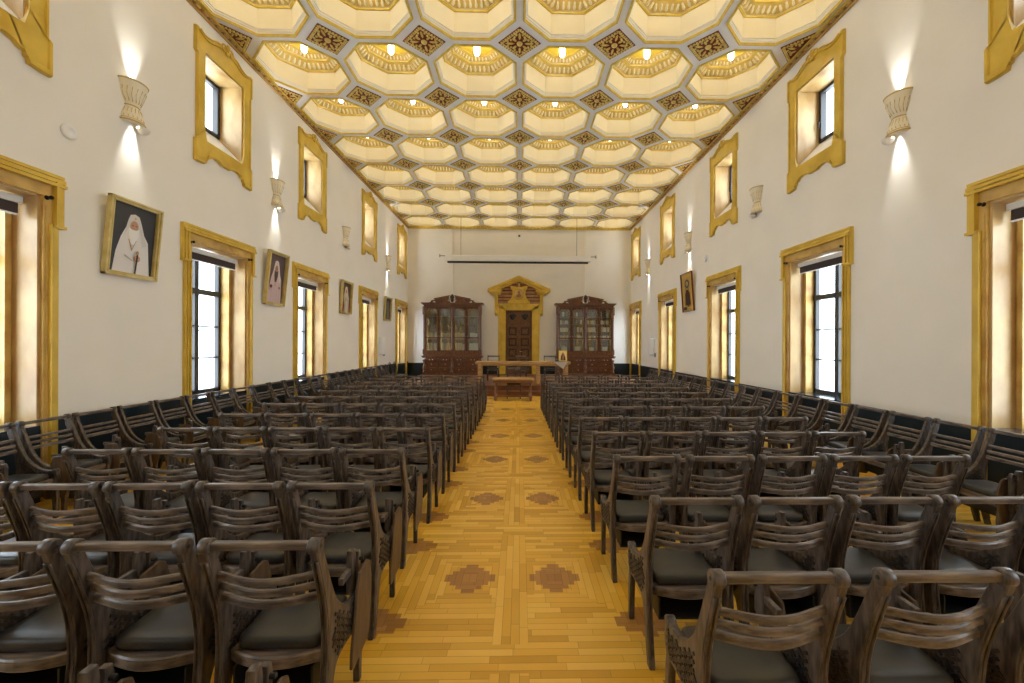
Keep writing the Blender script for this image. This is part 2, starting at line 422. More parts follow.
    # carved diamond panels
    def panel(half):
        bm = B()
        def dia(r, z): 
            pts = [(0, -r), (r, 0), (0, r), (-r, 0)]
            if half: pts = [(0, -r), (0, r), (-r, 0)] if half == 'x' else [(-r, 0), (r, 0), (0, -r)][::1]
            return pts
        def slab(r, z0, z1, mi): prism(bm, dia(r, 0), 'z', z0, z1, mi)
        slab(.372, -.012, .004, 0)
        keep = (lambda x, y: x < -.01) if half == 'x' else (lambda x, y: y < -.01) if half else (lambda x, y: True)
        # gold moulded border
        for q in range(4):
            a = Vector((.335*cos(q*pi/2), .335*sin(q*pi/2))); b = Vector((.335*cos((q+1)*pi/2), .335*sin((q+1)*pi/2)))
            mid = (a+b)/2
            if not keep(mid.x, mid.y): continue
            n_ = 9
            for j in range(n_):
                p = a+(b-a)*(j+.5)/n_
                if keep(p.x, p.y): ball(bm, (p.x, p.y, -.014), .022, 1, 1, .7, 6, 4, 1)
            tube(bm, [(a.x*.9, a.y*.9, -.016), (b.x*.9, b.y*.9, -.016)], .009, 5, 1)
        # leaf ornament
        ball(bm, (0, 0, -.015), .055, 1, 1, .7, 10, 6, 1) if not half else None
        for q in range(8):
            a = q*pi/4; r0 = .13 if q % 2 else .17
            cx_, cy_ = r0*cos(a), r0*sin(a)
            if not keep(cx_, cy_): continue
            M_ = Matrix.Translation((cx_, cy_, -.015)) @ Matrix.Rotation(a, 4, 'Z') @ Matrix.Diagonal((.085 if q % 2 == 0 else .055, .024, .022, 1))
            lathe(bm, [(1e-5, -1), (.7, -.6), (1, 0), (.7, .6), (1e-5, 1)], 6, mi=1, M=M_)
            for s in (-1, 1):
                aa = a+s*.26; rr = r0+.045
                x_, y_ = rr*cos(aa), rr*sin(aa)
                if abs(x_)+abs(y_) < .29 and keep(x_, y_): ball(bm, (x_, y_, -.016), .024, 1, 1, .8, 6, 4, 1)
        me = bpy.data.meshes.new('carved_panel'); bm.to_mesh(me); bm.free(); me.materials.append(M_redbrown); me.materials.append(M_gold_dark); return me
    full, hx, hy = panel(None), panel('x'), panel('y')
    for k in range(-4, 7):
        for i in range(-2, 3): mobj('carved_panel', full, root, (CX+i*P, ROW0+k*P, H))
        mobj('carved_panel', hx, root, (CX+3*P, ROW0+k*P, H)); mobj('carved_panel', hx, root, (CX-3*P, ROW0+k*P, H), pi)
    for i in range(-2, 3): mobj('carved_panel', hy, root, (CX+i*P, ROW0+7*P-.07, H))
ORD = ['first', 'second', 'third', 'fourth', 'fifth', 'sixth', 'seventh', 'eighth', 'ninth', 'tenth', 'eleventh', 'twelfth', 'thirteenth', 'fourteenth', 'fifteenth', 'sixteenth',
       'seventeenth', 'eighteenth', 'nineteenth', 'twentieth', 'twenty-first', 'twenty-second', 'twenty-third', 'twenty-fourth', 'twenty-fifth', 'twenty-sixth', 'twenty-seventh']
ceiling()
for i, (x, s) in enumerate(((-4.72, 1), (4.66, -1))):
    bm = B(); box(bm, -.2, .2, -.05, .05, -.045, 0); bmesh.ops.bevel(bm, geom=list(bm.edges), offset=.008, segments=2, affect='EDGES')
    o = obj('ceiling_fixture', bm, M_white, None, (x, 15.85, H), radians(45*s))
    tag(o, 'short white bar fixed to the coffered ceiling by the %s wall' % ('left' if i == 0 else 'right'), 'ceiling fixture', None)

# ---- windows. local frame: x along the wall, y=0 wall face, +y into the wall (outwards), z up
wn = [0]
def win_matrix(side, c):
    return (Matrix.Translation((XL, c, 0)) @ Matrix.Rotation(pi/2, 4, 'Z')) if side == 'left' else (Matrix.Translation((XR, c, 0)) @ Matrix.Rotation(-pi/2, 4, 'Z'))
def low_window_parts():
    out = []; W, z0, z1 = LOW_W, LOW_Z0, LOW_Z1; T = 3.50
    bm = B()   # architrave: marble flat then ochre mouldings, eared at the top
    for s in (-1, 1):
        a, b = sorted((s*(W), s*.72)); box(bm, a, b, -.03, .0, 0, z1+.02, 1)
        a, b = sorted((s*(W+.02), s*.70)); box(bm, a, b, -.036, -.03, 0, z1-.12, 1)
        for (u, v, d, t, eb) in ((.70, .722, .075, T-.10, 0), (.722, .735, .03, T-.10, 0), (.735, .757, .06, T-.06, 0), (.757, .767, .02, T-.06, 0), (.767, .79, .045, T, 0)):
            a, b = sorted((s*u, s*v)); box(bm, a, b, -d, 0, 0, 2.95, 0)
        for (u, v, d, t) in ((.74, .77, .08, T-.08), (.77, .782, .035, T-.08), (.782, .808, .065, T-.04), (.808, .818, .025, T-.04), (.818, .84, .05, T)):
            a, b = sorted((s*u, s*v)); box(bm, a, b, -d, 0, 2.95, t, 0)
        a, b = sorted((s*.70, s*.78)); box(bm, a, b, -.03, 0, 2.93, z1+.05, 1)
        a, b = sorted((s*.70, s*.845)); box(bm, a, b, -.075, 0, 2.925, 2.955, 0)
    box(bm, -.78, .78, -.03, 0, z1-.01, T-.1, 1)
    for (za, zb, d) in ((T-.13, T-.098, .085), (T-.098, T-.086, .035), (T-.086, T-.045, .07), (T-.045, T-.033, .03), (T-.033, T, .055)): box(bm, -.84, .84, -d, 0, za, zb, 0)
    out.append(('architrave', bm, [M_gold_trim, M_marble]))
    bm = B()   # reveal: jambs in two steps, soffit, sill
    t = .03
    for s in (-1, 1):
        a, b = sorted((s*W, s*(W-t))); box(bm, a, b, 0, .26, z0, z1, 0)
        a, b = sorted((s*W, s*(W-.085))); box(bm, a, b, .26, DEP, z0, z1, 1)
        a, b = sorted((s*(W-.055), s*(W-.10))); box(bm, a, b, .245, .275, z0, z1-.02, 1)
    box(bm, -W, W, 0, DEP, z1-.03, z1, 0)
    out.append(('reveal', bm, [M_marble_pale, M_marble]))
    bm = B(); box(bm, -W+.02, W-.02, -.03, DEP, z0-.04, z0+.012); out.append(('sill', bm, [M_slate]))
    wi = W-.085
    bm = B()   # casement frame
    f0, f1 = DEP-.02, DEP+.05
    def bar(x0, x1, za, zb, d=0): box(bm, x0, x1, f0+d, f1-d, za, zb)
    bar(-wi, -wi+.06, z0, z1-.03); bar(wi-.06, wi, z0, z1-.03); bar(-wi, wi, z0, z0+.08); bar(-wi, wi, z1-.09, z1-.03)
    zt = z0+(z1-z0)*.715
    bar(-wi, wi, zt-.045, zt+.045, -.012); bar(-.045, .045, z0, z1-.03, -.008)
    for q in (1, 2): z = z0+.08+(zt-.045-z0-.08)*q/3; bar(-wi, wi, z-.013, z+.013, .012)
    out.append(('casement', bm, [M_frame]))
    bm = B(); box(bm, -wi+.01, wi-.01, f0+.03, f0+.036, z0+.02, z1-.04); out.append(('pane', bm, [M_glass]))
    bm = B(); box(bm, -W+.05, W-.05, .12, .19, z1-.125, z1-.055, 0); box(bm, -W+.07, W-.07, .15, .157, z1-.235, z1-.125, 1); box(bm, -W+.07, W-.07, .145, .163, z1-.25, z1-.235, 0)
    out.append(('roller_blind', bm, [M_white, M_blind]))
    for s in (-1, 1):
        bm = B(); M_ = Matrix.Translation((s*.685, -.03, z1-.03)) @ Matrix.Rotation(pi/2, 4, 'X')
        lathe(bm, [(.024, 0), (.024, .008), (.009, .015), (.009, .035), (.02, .042), (.02, .06), (.008, .066)], 10, M=M_); out.append(('rod_bracket', bm, [M_iron]))
    bm = B(); tube(bm, [(.03, f0-.02, 1.9), (.03, f0-.035, 1.9), (.03, f0-.04, 1.8)], .008); out.append(('handle', bm, [M_iron]))
    return out
def up_window_parts():
    out = []; W, z0, z1 = UP_W, UP_Z0, UP_Z1
    half = [(.675, 4.53), (.675, 4.88), (.635, 4.90), (.635, 6.22), (.675, 6.25), (.675, 6.63), (.64, 6.635), (.58, 6.60), (.50, 6.575), (.42, 6.57), (.33, 6.60), (.24, 6.65), (.16, 6.675), (.08, 6.69), (0, 6.70)]
    low = [(0, 4.67), (.10, 4.67), (.16, 4.70), (.26, 4.715), (.34, 4.69), (.38, 4.655), (.43, 4.65), (.435, 4.605), (.46, 4.595), (.47, 4.545), (.58, 4.53), (.675, 4.53)]
    R_ = low[:-1]+half
    L_ = [(-a, b) for a, b in R_[::-1]][1:-1]
    outer = R_+L_
    n = len(outer)
    inner = []
    cz = (z0+z1)/2
    for (a, b) in outer:   # project each outline point on the opening rectangle
        dx, dz = a, b-cz; hx, hz = W, (z1-z0)/2
        k = min(hx/abs(dx) if abs(dx) > 1e-6 else 9e9, hz/abs(dz) if abs(dz) > 1e-6 else 9e9); inner.append((dx*k, cz+dz*k))
    bm = B()
    layers = [(1.0, -.03, 0), (.97, -.055, 0), (.86, -.055, 0), (.82, -.035, 1), (0, -.035, 1), (0, .02, 1)]
    prev = [bm.verts.new((a, 0, b)) for a, b in outer]
    for (k, d, mi) in layers:
        cur = [bm.verts.new((i_[0]+(o_[0]-i_[0])*k, d, i_[1]+(o_[1]-i_[1])*k)) for i_, o_ in zip(inner, outer)]
        for i in range(n):
            f = bm.faces.new((prev[i], prev[(i+1) % n], cur[(i+1) % n], cur[i])); f.material_index = mi
        prev = cur
    bmesh.ops.recalc_face_normals(bm, faces=bm.faces)
    out.append(('architrave', bm, [M_gold_trim, M_gold_trim]))
    bm = B()   # scroll crest
    for s in (-1, 1):
        pts = []
        for i in range(22):
            a = i*.42; r = .075*(1-i/24)
            pts.append((s*(.085-r*cos(a)*1.0), -.06, 6.665+r*sin(a)))
        tube(bm, pts, [.016-.0004*i for i in range(22)], 6)
        tube(bm, spline([(s*.15, -.055, 6.67), (s*.25, -.055, 6.655), (s*.36, -.055, 6.60), (s*.5, -.055, 6.575), (s*.6, -.055, 6.61)]), .014, 6)
    ball(bm, (0, -.06, 6.72), .045, .8, .8, 1.3); ball(bm, (0, -.05, 6.62), .04, 1, .7, 1)
    out.append(('scroll_crest', bm, [M_gold_trim]))
    bm = B()   # splayed reveal, sloping sill
    t = .025; zi = z0+.45
    for s in (-1, 1):
        a, b = sorted((s*W, s*(W-t))); prism(bm, [(0, z0), (DEP, zi), (DEP, z1), (0, z1)], 'x', a, b, 0)
    box(bm, -W, W, 0, DEP, z1-.025, z1, 0)
    out.append(('reveal', bm, [M_marble_pale]))
    bm = B(); prism(bm, [(0, z0-.02), (DEP, z0-.02), (DEP, zi), (0, z0+.02)], 'x', -W+.02, W-.02, 0); out.append(('sill', bm, [M_sill]))
    bm = B(); f0, f1 = DEP-.03, DEP+.05; wi = W-.02
    box(bm, -wi, -wi+.055, f0, f1, zi, z1-.02); box(bm, wi-.055, wi, f0, f1, zi, z1-.02); box(bm, -wi, wi, f0, f1, zi, zi+.055); box(bm, -wi, wi, f0, f1, z1-.08, z1-.02)
    box(bm, -wi+.05, -wi+.085, f0-.015, f1, zi+.05, z1-.07); box(bm, wi-.085, wi-.05, f0-.015, f1, zi+.05, z1-.07)
    out.append(('casement', bm, [M_frame]))
    bm = B(); box(bm, -wi+.03, wi-.03, f0+.03, f0+.036, zi+.03, z1-.05); out.append(('pane', bm, [M_glass]))
    bm = B(); box(bm, -wi+.06, -wi+.075, f0-.05, f0-.01, zi+.33, zi+.36); box(bm, -wi+.06, -wi+.08, f0-.055, f0-.04, zi+.25, zi+.36); out.append(('handle', bm, [M_iron]))
    return out
def build_meshes(parts):
    r = []
    for name, bm, mats in parts:
        me = bpy.data.meshes.new(name); bm.to_mesh(me); bm.free()
        for m in mats: me.materials.append(m)
        r.append((name, me))
    return r
low_m, up_m = build_meshes(low_window_parts()), build_meshes(up_window_parts())
for side, cs in (('left', CL), ('right', CR)):
    for c in cs:
        for kind, ms in (('low', low_m), ('up', up_m)):
            wn[0] += 1
            e = empty('window_%d' % wn[0]); cc = UL[CL.index(c)] if (kind == 'up' and side == 'left') else c; e.matrix_world = win_matrix(side, cc); struct(e)
            for name, me in ms:
                o = mobj(name, me, e)
            # daylight portal in the opening
            ld = bpy.data.lights.new('daylight', 'AREA'); ld.shape = 'RECTANGLE'; ld.energy = 1
            w_, z0_, z1_ = (LOW_W, LOW_Z0, LOW_Z1) if kind == 'low' else (UP_W, UP_Z0+.4, UP_Z1)
            ld.size, ld.size_y = 2*w_-.1, z1_-z0_; ld.cycles.is_portal = True
            lo = bpy.data.objects.new('daylight', ld); C.objects.link(lo)
            lo.matrix_world = win_matrix(side, cc) @ Matrix.Translation((0, DEP+.08, (z0_+z1_)/2)) @ Matrix.Rotation(-pi/2, 4, 'X')

# ---- dais
bm = B(); box(bm, -4.34, 4.56, 13.76, YB-.11, 0, .30); box(bm, -4.34, 4.56, 13.38, 13.76, 0, .15)
for z in (.15, .30):
    yy = 13.38 if z == .15 else 13.76
    box(bm, -4.34, 4.56, yy-.02, yy, z-.03, z, 0)
struct(obj('platform', bm, mat('platform_boards', srgb(104, 62, 34), .4, srgb(134, 84, 48), 5, (1, 8, 8))))
DZ = .30

# ---- double door and pedimented surround (local x centre -.035)
DX = -.035
def door():
    e = struct(empty('door_1', (DX, YB, 0)))
    bm = B(); wi = .612
    box(bm, -wi, wi, .10, .16, DZ, 3.2)
    box(bm, -wi, -wi+.05, .04, .10, DZ, 3.2); box(bm, wi-.05, wi, .04, .10, DZ, 3.2); box(bm, -wi, wi, .04, .10, 3.13, 3.2); box(bm, -wi, wi, .03, .10, 2.52, 2.62)
    obj('door_frame', bm, M_door, e)
    bm = B()
    for s in (-1, 1):
        cx = s*.285; box(bm, cx-.24, cx+.24, .07, .1, 2.66, 3.11, 0)
        for (a, b, c_, d) in ((-.24, -.20, 2.66, 3.11), (.20, .24, 2.66, 3.11), (-.24, .24, 2.66, 2.70), (-.24, .24, 3.07, 3.11)): box(bm, cx+a, cx+b, .05, .08, c_, d, 0)
    obj('transom_panel', bm, M_door, e)
    for s in (-1, 1):
        cx = s*.285
        bm = B(); ball(bm, (cx, .06, 2.90), .12, 1, .4, 1.1, 10, 8); ball(bm, (cx, .03, 2.87), .04, 1, 1, 1); ball(bm, (cx-.04, .02, 2.93), .02); ball(bm, (cx+.04, .02, 2.93), .02)
        for q in range(9): a = pi*q/8; ball(bm, (cx+.13*cos(a), .055, 2.93+.10*sin(a)), .035, 1, .6, 1, 6, 4)
        ball(bm, (cx, .04, 2.80), .05, 1.2, .5, .7)
        obj('lion_mask', bm, M_door_dark, e)
    for s in (-1, 1):
        a, b = sorted((s*.008, s*.56)); bm = B(); box(bm, a, b, .07, .10, DZ+.02, 2.52)
        cx = (a+b)/2
        for q in range(4):
            zc = 2.25-q*.49
            box(bm, cx-.205, cx+.205, .066, .08, zc-.205, zc+.205, 1); box(bm, cx-.12, cx+.12, .058, .07, zc-.12, zc+.12, 0)  # recess shade put into the colour: sunk field in darker wood
            for k, (r, d) in enumerate(((.215, .05), (.17, .065), (.12, .045), (.075, .055))):
                if k % 2 == 0:
                    for (u, v, w_, t) in ((-r, -r+.03, -r, r), (r-.03, r, -r, r), (-r, r, -r, -r+.03), (-r, r, r-.03, r)): box(bm, cx+u, cx+v, d-.015, .075, zc+w_, zc+t)
                elif k == 3: box(bm, cx-.06, cx+.06, .04, .075, zc-.06, zc+.06)
            ball(bm, (cx, .035, zc), .03, 1, .6, 1)
        leaf = obj('door_leaf', bm, [M_door, M_cab_dark], e)
        if s == 1:
            bm = B(); tube(bm, [(.05, .07, 1.32), (.05, .03, 1.32), (.15, .03, 1.32)], .012); obj('door_handle', bm, M_silver, leaf)
    # surround
    bm = B()
    for s in (-1, 1):
        for (u, v, d) in ((.615, .70, .04), (.70, .86, .06), (.86, .90, .09), (.90, .935, .07)):
            a, b = sorted((s*u, s*v)); box(bm, a, b, -d, 0, 0, 3.49 if u > .8 else 3.42)
    for (za, zb, d) in ((3.2, 3.27, .04), (3.27, 3.40, .06), (3.40, 3.45, .09), (3.45, 3.49, .07)): box(bm, -.935, .935, -d, 0, za, zb)
    box(bm, -.615, -.60, -.02, .1, DZ, 3.2); box(bm, .60, .615, -.02, .1, DZ, 3.2)
    obj('door_surround', bm, M_gold_trim, e)
    bm = B(); prism(bm, [(-.13, 3.5), (-.09, 3.22), (.09, 3.22), (.13, 3.5)], 'y', -.14, -.05, 0, bev=.01); tube(bm, [(-.07, -.15, 3.44), (0, -.16, 3.36), (.07, -.15, 3.44)], .016); obj('keystone', bm, M_gold_trim, e)
    bm = B()
    for i in range(4): z = 3.50+i*.155; box(bm, -.95, .95, -.06, 0, z, z+.105); box(bm, -.95, .95, -.035, 0, z+.105, z+.155, 1)
    for i in range(3): z = 4.12+i*.13; w_ = .95-i*.28; box(bm, -w_, w_, -.06, 0, z, z+.09); box(bm, -w_, w_, -.035, 0, z+.09, z+.13, 1)
    obj('striped_frieze', bm, [M_stripe, M_redbrown], e)
    bm = B()   # raking cornice, open pediment returns
    for s in (-1, 1):
        for (o_, d, th) in ((0, .30, .09), (-.09, .25, .07), (-.16, .18, .07)):
            q = [(s*1.41, 4.15+o_), (0, 4.75+o_), (0, 4.75+o_-th), (s*1.41, 4.15+o_-th)]
            if o_ < 0: q = [(s*(1.41+o_*.6), 4.15+o_+.03), (0, 4.75+o_), (0, 4.75+o_-th), (s*(1.41+o_*.6), 4.15+o_-th+.03)]
            prism(bm, q, 'y', -d, 0)
        for (u, v, za, zb, d) in ((.76, 1.41, 4.03, 4.12, .30), (.80, 1.33, 3.97, 4.03, .25), (.82, 1.24, 3.90, 3.97, .18)):
            a, b = sorted((s*u, s*v)); box(bm, a, b, -d, 0, za, zb)
    obj('pediment', bm, M_gold_trim, e)
    for s in (-1, 1):
        bm = B(); a, b = sorted((s*.95, s*1.10)); box(bm, a, b, -.05, 0, 3.12, 3.90)
        prism(bm, spline([(-.16, 3.9), (-.17, 3.75), (-.12, 3.6), (-.07, 3.4), (-.06, 3.2), (-.09, 3.08), (-.07, 2.96), (-.01, 2.94)], 4)+[(0, 3.0), (0, 3.9)], 'x', a+.015, b-.015)
        cyl_x(bm, a, b, -.11, 3.80, .06); cyl_x(bm, a, b, -.06, 3.05, .05); obj('console', bm, M_gold_trim, e)
    bm = B()
    hp = [(0, 4.26), (.10, 4.23), (.22, 4.27), (.38, 4.30), (.38, 4.20), (.31, 4.10), (.29, 3.95), (.31, 3.80), (.40, 3.66), (.50, 3.60), (.50, 3.49), (.2, 3.49), (0, 3.49)]
    prism(bm, hp+[(-a, b) for a, b in hp[::-1]][1:-1], 'y', -.16, -.04, bev=.015)
    for s in (-1, 1): tube(bm, spline([(s*.36, -.17, 4.26), (s*.27, -.18, 4.12), (s*.26, -.18, 3.92), (s*.36, -.18, 3.7), (s*.46, -.17, 3.58)]), .018)
    ball(bm, (0, -.17, 4.33), .05, 1, 1, 1.5); cart = obj('cartouche', bm, M_gold_trim, e)
    bm = B(); My = Matrix.Translation((0, -.16, 3.93)) @ Matrix.Rotation(pi/2, 4, 'X')
    lathe(bm, [(.25, 0), (.26, .02), (.24, .035), (.22, .02), (1e-5, .02)], 28, M=My)
    obj('medallion', bm, M_marble, cart)
    bm = B()   # portrait bust in low relief
    ball(bm, (0, -.185, 3.98), .055, 1, .35, 1.2); ball(bm, (0, -.185, 3.86), .12, 1, .2, .6); ball(bm, (0, -.187, 4.03), .05, 1, .3, .8)
    tube(bm, [(-.12, -.185, 3.8), (.0, -.19, 3.84), (.12, -.185, 3.8)], .012); obj('relief', bm, M_stripe, cart)
door()

# ------------------------------------------------------------ bookcases
def bookcase(cx, which):
    yf = 18.30; e = empty('bookcase', (cx, yf, DZ))       # front face at local y=0, back at .5
    tag(e, 'tall carved mahogany glazed bookcase %s of the door' % which, 'bookcase')
    D = YB-.08-yf-.03; zz = lambda z: z-DZ
    bm = B()   # carcass
    for (a, b) in ((-1.24, -1.18), (-.03, .03), (1.18, 1.24)): box(bm, a, b, .05, D, zz(1.15), zz(3.36))
    box(bm, -1.24, 1.24, D-.03, D, 0, zz(3.36), 1); box(bm, -1.24, 1.24, .05, D, zz(3.27), zz(3.36)); box(bm, -1.24, 1.24, .05, D, zz(1.15), zz(1.30))
    box(bm, -1.24, 1.24, .08, D-.03, .0, zz(1.0)); box(bm, -1.30, 1.30, -.02, D, 0, .07)
    obj('carcass', bm, [M_cab, M_cab_dark], e)
    for z in (1.33, 1.88, 2.22, 2.56, 2.90):
        for s in (-1, 1):
            bm = B(); a, b = sorted((s*.03, s*1.18)); box(bm, a, b, .10, D-.03, zz(z)-.02, zz(z)); obj('shelf', bm, M_cab, e)
    bm = B(); box(bm, -1.33, 1.33, -.06, D, zz(1.08), zz(1.14)); box(bm, -1.30, 1.30, -.03, D, zz(1.04), zz(1.08)); box(bm, -1.27, 1.27, .02, D, zz(1.14), zz(1.20)); obj('counter', bm, M_cab, e)
    for q in range(4):
        xc = -.915+q*.61
        b3 = bbox(xc-.27, xc+.27, -.02, .08, zz(.90), zz(1.03), .01); dr = obj('drawer', b3, M_cab, e)
        for s in (-1, 1):
            k = B(); ball(k, (xc+s*.07, -.04, zz(.965)), .022, 1, 1, 1, 8, 6); obj('knob', k, M_silver, dr)
        for r_, (za, zb) in enumerate(((.66, .87), (.42, .63))):
            b3 = bbox(xc-.25, xc+.25, .05, .10, zz(za), zz(zb), .008); box(b3, xc-.21, xc+.21, .035, .06, zz(za)+.03, zz(zb)-.03); dr = obj('drawer', b3, M_cab, e)
            k = B(); ball(k, (xc, .02, zz((za+zb)/2)), .02, 1, 1, 1, 8, 6); obj('knob', k, M_silver, dr)
    for x in (-1.22, 0, 1.22):
        bm = B(); prof = [(.05, 0), (.075, .02), (.075, .09), (.05, .11), (.07, .18), (.085, .26), (.06, .34), (.045, .40), (.07, .46), (.05, .50), (.075, .54), (.075, .60)]
        lathe(bm, prof, 14, M=Matrix.Translation((x, .02, .07))); box(bm, x-.08, x+.08, -.06, .1, 0, .08); obj('turned_post', bm, M_cab, e)
        bm = B(); w_ = .075
        box(bm, x-w_, x+w_, .0, .08, zz(1.20), zz(1.42)); box(bm, x-w_*.7, x+w_*.7, .02, .08, zz(1.42), zz(2.95))
        lathe(bm, [(.04, 0), (.05, .03), (.035, .08), (.042, .5), (.042, 1.1), (.03, 1.35), (.05, 1.42), (.05, 1.5)], 10, M=Matrix.Translation((x, .005, zz(1.43))))
        box(bm, x-w_, x+w_, -.03, .08, zz(2.95), zz(3.30)); 
        lathe(bm, [(.03, 0), (.06, .06), (.045, .16), (.075, .24), (.075, .28)], 10, M=Matrix.Translation((x, -.03, zz(3.02))))
        obj('pilaster', bm, M_cab, e)
    for q in range(4):
        xc = -.915+q*.61
        hw = .287; bm = B(); y0, y1 = .05, .09
        box(bm, xc-hw, xc-hw+.055, y0, y1, zz(1.30), zz(3.28)); box(bm, xc+hw-.055, xc+hw, y0, y1, zz(1.30), zz(3.28))
        box(bm, xc-hw, xc+hw, y0, y1, zz(1.30), zz(1.38)); box(bm, xc-hw, xc+hw, y0, y1, zz(3.20), zz(3.28)); box(bm, xc-hw, xc+hw, y0, y1, zz(1.90), zz(1.96))
        for s in (-1, 1): prism(bm, [(xc+s*(hw-.05), zz(3.21)), (xc+s*(hw-.05), zz(3.12)), (xc+s*(hw-.15), zz(3.21))], 'y', y0, y1)
        dr = obj('glazed_door', bm, M_cab, e)
        bm = B(); box(bm, xc-hw+.04, xc+hw-.04, .068, .072, zz(1.36), zz(3.22)); obj('pane', bm, M_cabglass, dr)
        bm = B(); ball(bm, (xc+(hw-.03)*(1 if q % 2 == 0 else -1), .03, zz(2.0)), .018); obj('knob', bm, M_silver, dr)
    bm = B(); box(bm, -1.25, 1.25, -.0, D, zz(3.30), zz(3.38)); box(bm, -1.30, 1.30, -.06, D, zz(3.38), zz(3.42)); box(bm, -1.35, 1.35, -.10, D, zz(3.42), zz(3.47))
    for i in range(30): box(bm, -1.25+i*.0855, -1.21+i*.0855, -.04, .0, zz(3.335), zz(3.38))
    obj('cornice', bm, M_cab, e)
    bm = B()
    for s in (-1, 1):
        prism(bm, [(s*.12, zz(3.47)), (s*.72, zz(3.47)), (s*.78, zz(3.63)), (s*.12, zz(3.76))], 'y', .02, .14)
        prism(bm, [(s*.10, zz(3.745)), (s*.80, zz(3.61)), (s*.80, zz(3.66)), (s*.10, zz(3.80))], 'y', -.04, .16)
        tube(bm, spline([(s*.72, .06, zz(3.52)), (s*.84, .06, zz(3.58)), (s*.93, .06, zz(3.50)), (s*1.0, .06, zz(3.49))]), .025)
        tube(bm, [(s*(.90+.045*cos(a*.7)), .06, zz(3.53)+.045*sin(a*.7)) for a in range(9)], .016)
    obj('pediment', bm, M_cab, e)
    bm = B(); ball(bm, (0, -.02, zz(3.72)), .075, 1, .6, 1.7); ball(bm, (0, -.03, zz(3.56)), .07, 1, .6, 1)
    for s in (-1, 1):
        for q in range(3): ball(bm, (s*(.08-.01*q), -.04, zz(3.62+q*.07)), .032, 1.2, .7, .8)
    crest = obj('carved_crest', bm, M_cab_dark, e)
    bm = B()
    for s in (-1, 1):
        tube(bm, spline([(s*.09, -.07, zz(3.78)), (s*.13, -.07, zz(3.66)), (s*.09, -.07, zz(3.58)), (s*.15, -.07, zz(3.54)), (s*.17, -.07, zz(3.60))]), .014)
    obj('pale_scroll', bm, M_silver, crest)
    return e, D
BOOKC = [flat('book_cream', 216, 204, 168), flat('book_tan', 176, 140, 84), flat('book_white', 224, 222, 214), flat('book_grey', 104, 104, 104), flat('book_umber', 74, 60, 50), flat('book_green', 60, 70, 62)]
def book_mesh(m, w, h):
    bm = bbox(-w/2, w/2, 0, .19, 0, h, .004); box(bm, -w/2-.001, w/2+.001, -.003, .02, h*.12, h*.16); box(bm, -w/2-.001, w/2+.001, -.003, .02, h*.82, h*.86)
    me = bpy.data.meshes.new('book'); bm.to_mesh(me); bm.free(); me.materials.append(m); return me
def fill(cx, which, D):
    rnd = random.Random(3 if which == 'left' else 5); cache = {}
    rows = [(1.33, 'lowest shelf'), (1.88, 'second lowest shelf'), (2.22, 'middle shelf'), (2.56, 'second highest shelf'), (2.90, 'highest shelf')]
    doors = ['first door', 'second door', 'third door', 'fourth door']
    for q in range(4):
        xc = (-.915+q*.61)
        for r, (z, rn) in enumerate(rows):
            if which == 'left':
                if r == 0: ms, n, w, h = ([0, 0, 1] if q < 2 else [2, 0]), 4, .085, .36
                elif r == 1: ms, n, w, h = ([1, 0] if q == 0 else [0] if q == 1 else [2, 0] if q == 2 else [1, 2]), (4 if q < 3 else 3), .095, .28
                else: ms, n, w, h = [3, 4, 3], 5, .06, .24
            else:
                if r == 0: ms, n, w, h = [2, 3, 0], 3, .07, .24
                elif r in (1, 2, 3): ms, n, w, h = ([0, 2, 1] if q != 1 else [2, 3, 5]), 5, .06, .17+.03*(r == 2)
                else: ms, n, w, h = ([2, 3] if q < 2 else [5, 4, 3]), 4, .07, .2
            if which == 'right' and r == 0 and q > 1: ms, n, w, h = [2], 1, .2, .22
            tot = .44; 
            for j in range(n):
                m = rnd.choice(ms); hh = round(h*rnd.choice((.9, 1, 1.05)), 3); key = (m, w, hh)
                if key not in cache: cache[key] = book_mesh(BOOKC[m], w, hh)
                x = cx+xc+(j-(n-1)/2)*(w+.012)*(1 if n > 1 else 0)
                o = mobj('book', cache[key], None, (x, 18.30+.16+rnd.random()*.03, z+.001))
                cn = ['cream', 'tan', 'white', 'grey', 'umber', 'green'][m]
                tag(o, f'{cn} volume on the {rn} behind the {doors[q]}, {which} bookcase', 'book', f'{cn} volumes on the {rn} behind the {doors[q]}, {which} bookcase')
_, D_ = bookcase(-2.96, 'left'); bookcase(2.91, 'right')
fill(-2.96, 'left', D_); fill(2.91, 'right', D_)

# ------------------------------------------------------------ projection screen, hung from the ceiling
e = tag(empty('projection_screen', (-.08, 18.2, 5.2)), 'long white rolled projection screen hanging on wires above the carved door', 'projection screen')
bm = bbox(-3.18, 3.18, -.09, .09, .08, .33, .02, 2); obj('housing', bm, M_white, e)
bm = bbox(-3.08, 3.08, -.05, .05, 0, .075, .01); obj('bottom_bar', bm, M_black, e)
bm = B(); tube(bm, [(-3.42, 0, .31), (3.42, 0, .31)], .022, 8); tube(bm, [(-3.42, 0, .25), (-3.42, 0, .37)], .03, 8); tube(bm, [(3.42, 0, .25), (3.42, 0, .37)], .03, 8); obj('support_rod', bm, M_greybox, e)
for x in (-2.50, 2.58):
    bm = B(); tube(bm, [(x, 0, .3), (x, 0, H+.635-5.2)], .008, 5); obj('hanging_wire', bm, M_iron, e)
bm = B(); lathe(bm, [(.05, 0), (.05, .03), (.03, .06), (1e-5, .065)], 12, M=Matrix.Rotation(pi/2, 4, 'X')); tag(obj('wall_sensor', bm, M_iron, None, (-.03, YB, 6.60)), 'tiny dark round sensor high on the back wall above the screen', 'sensor')

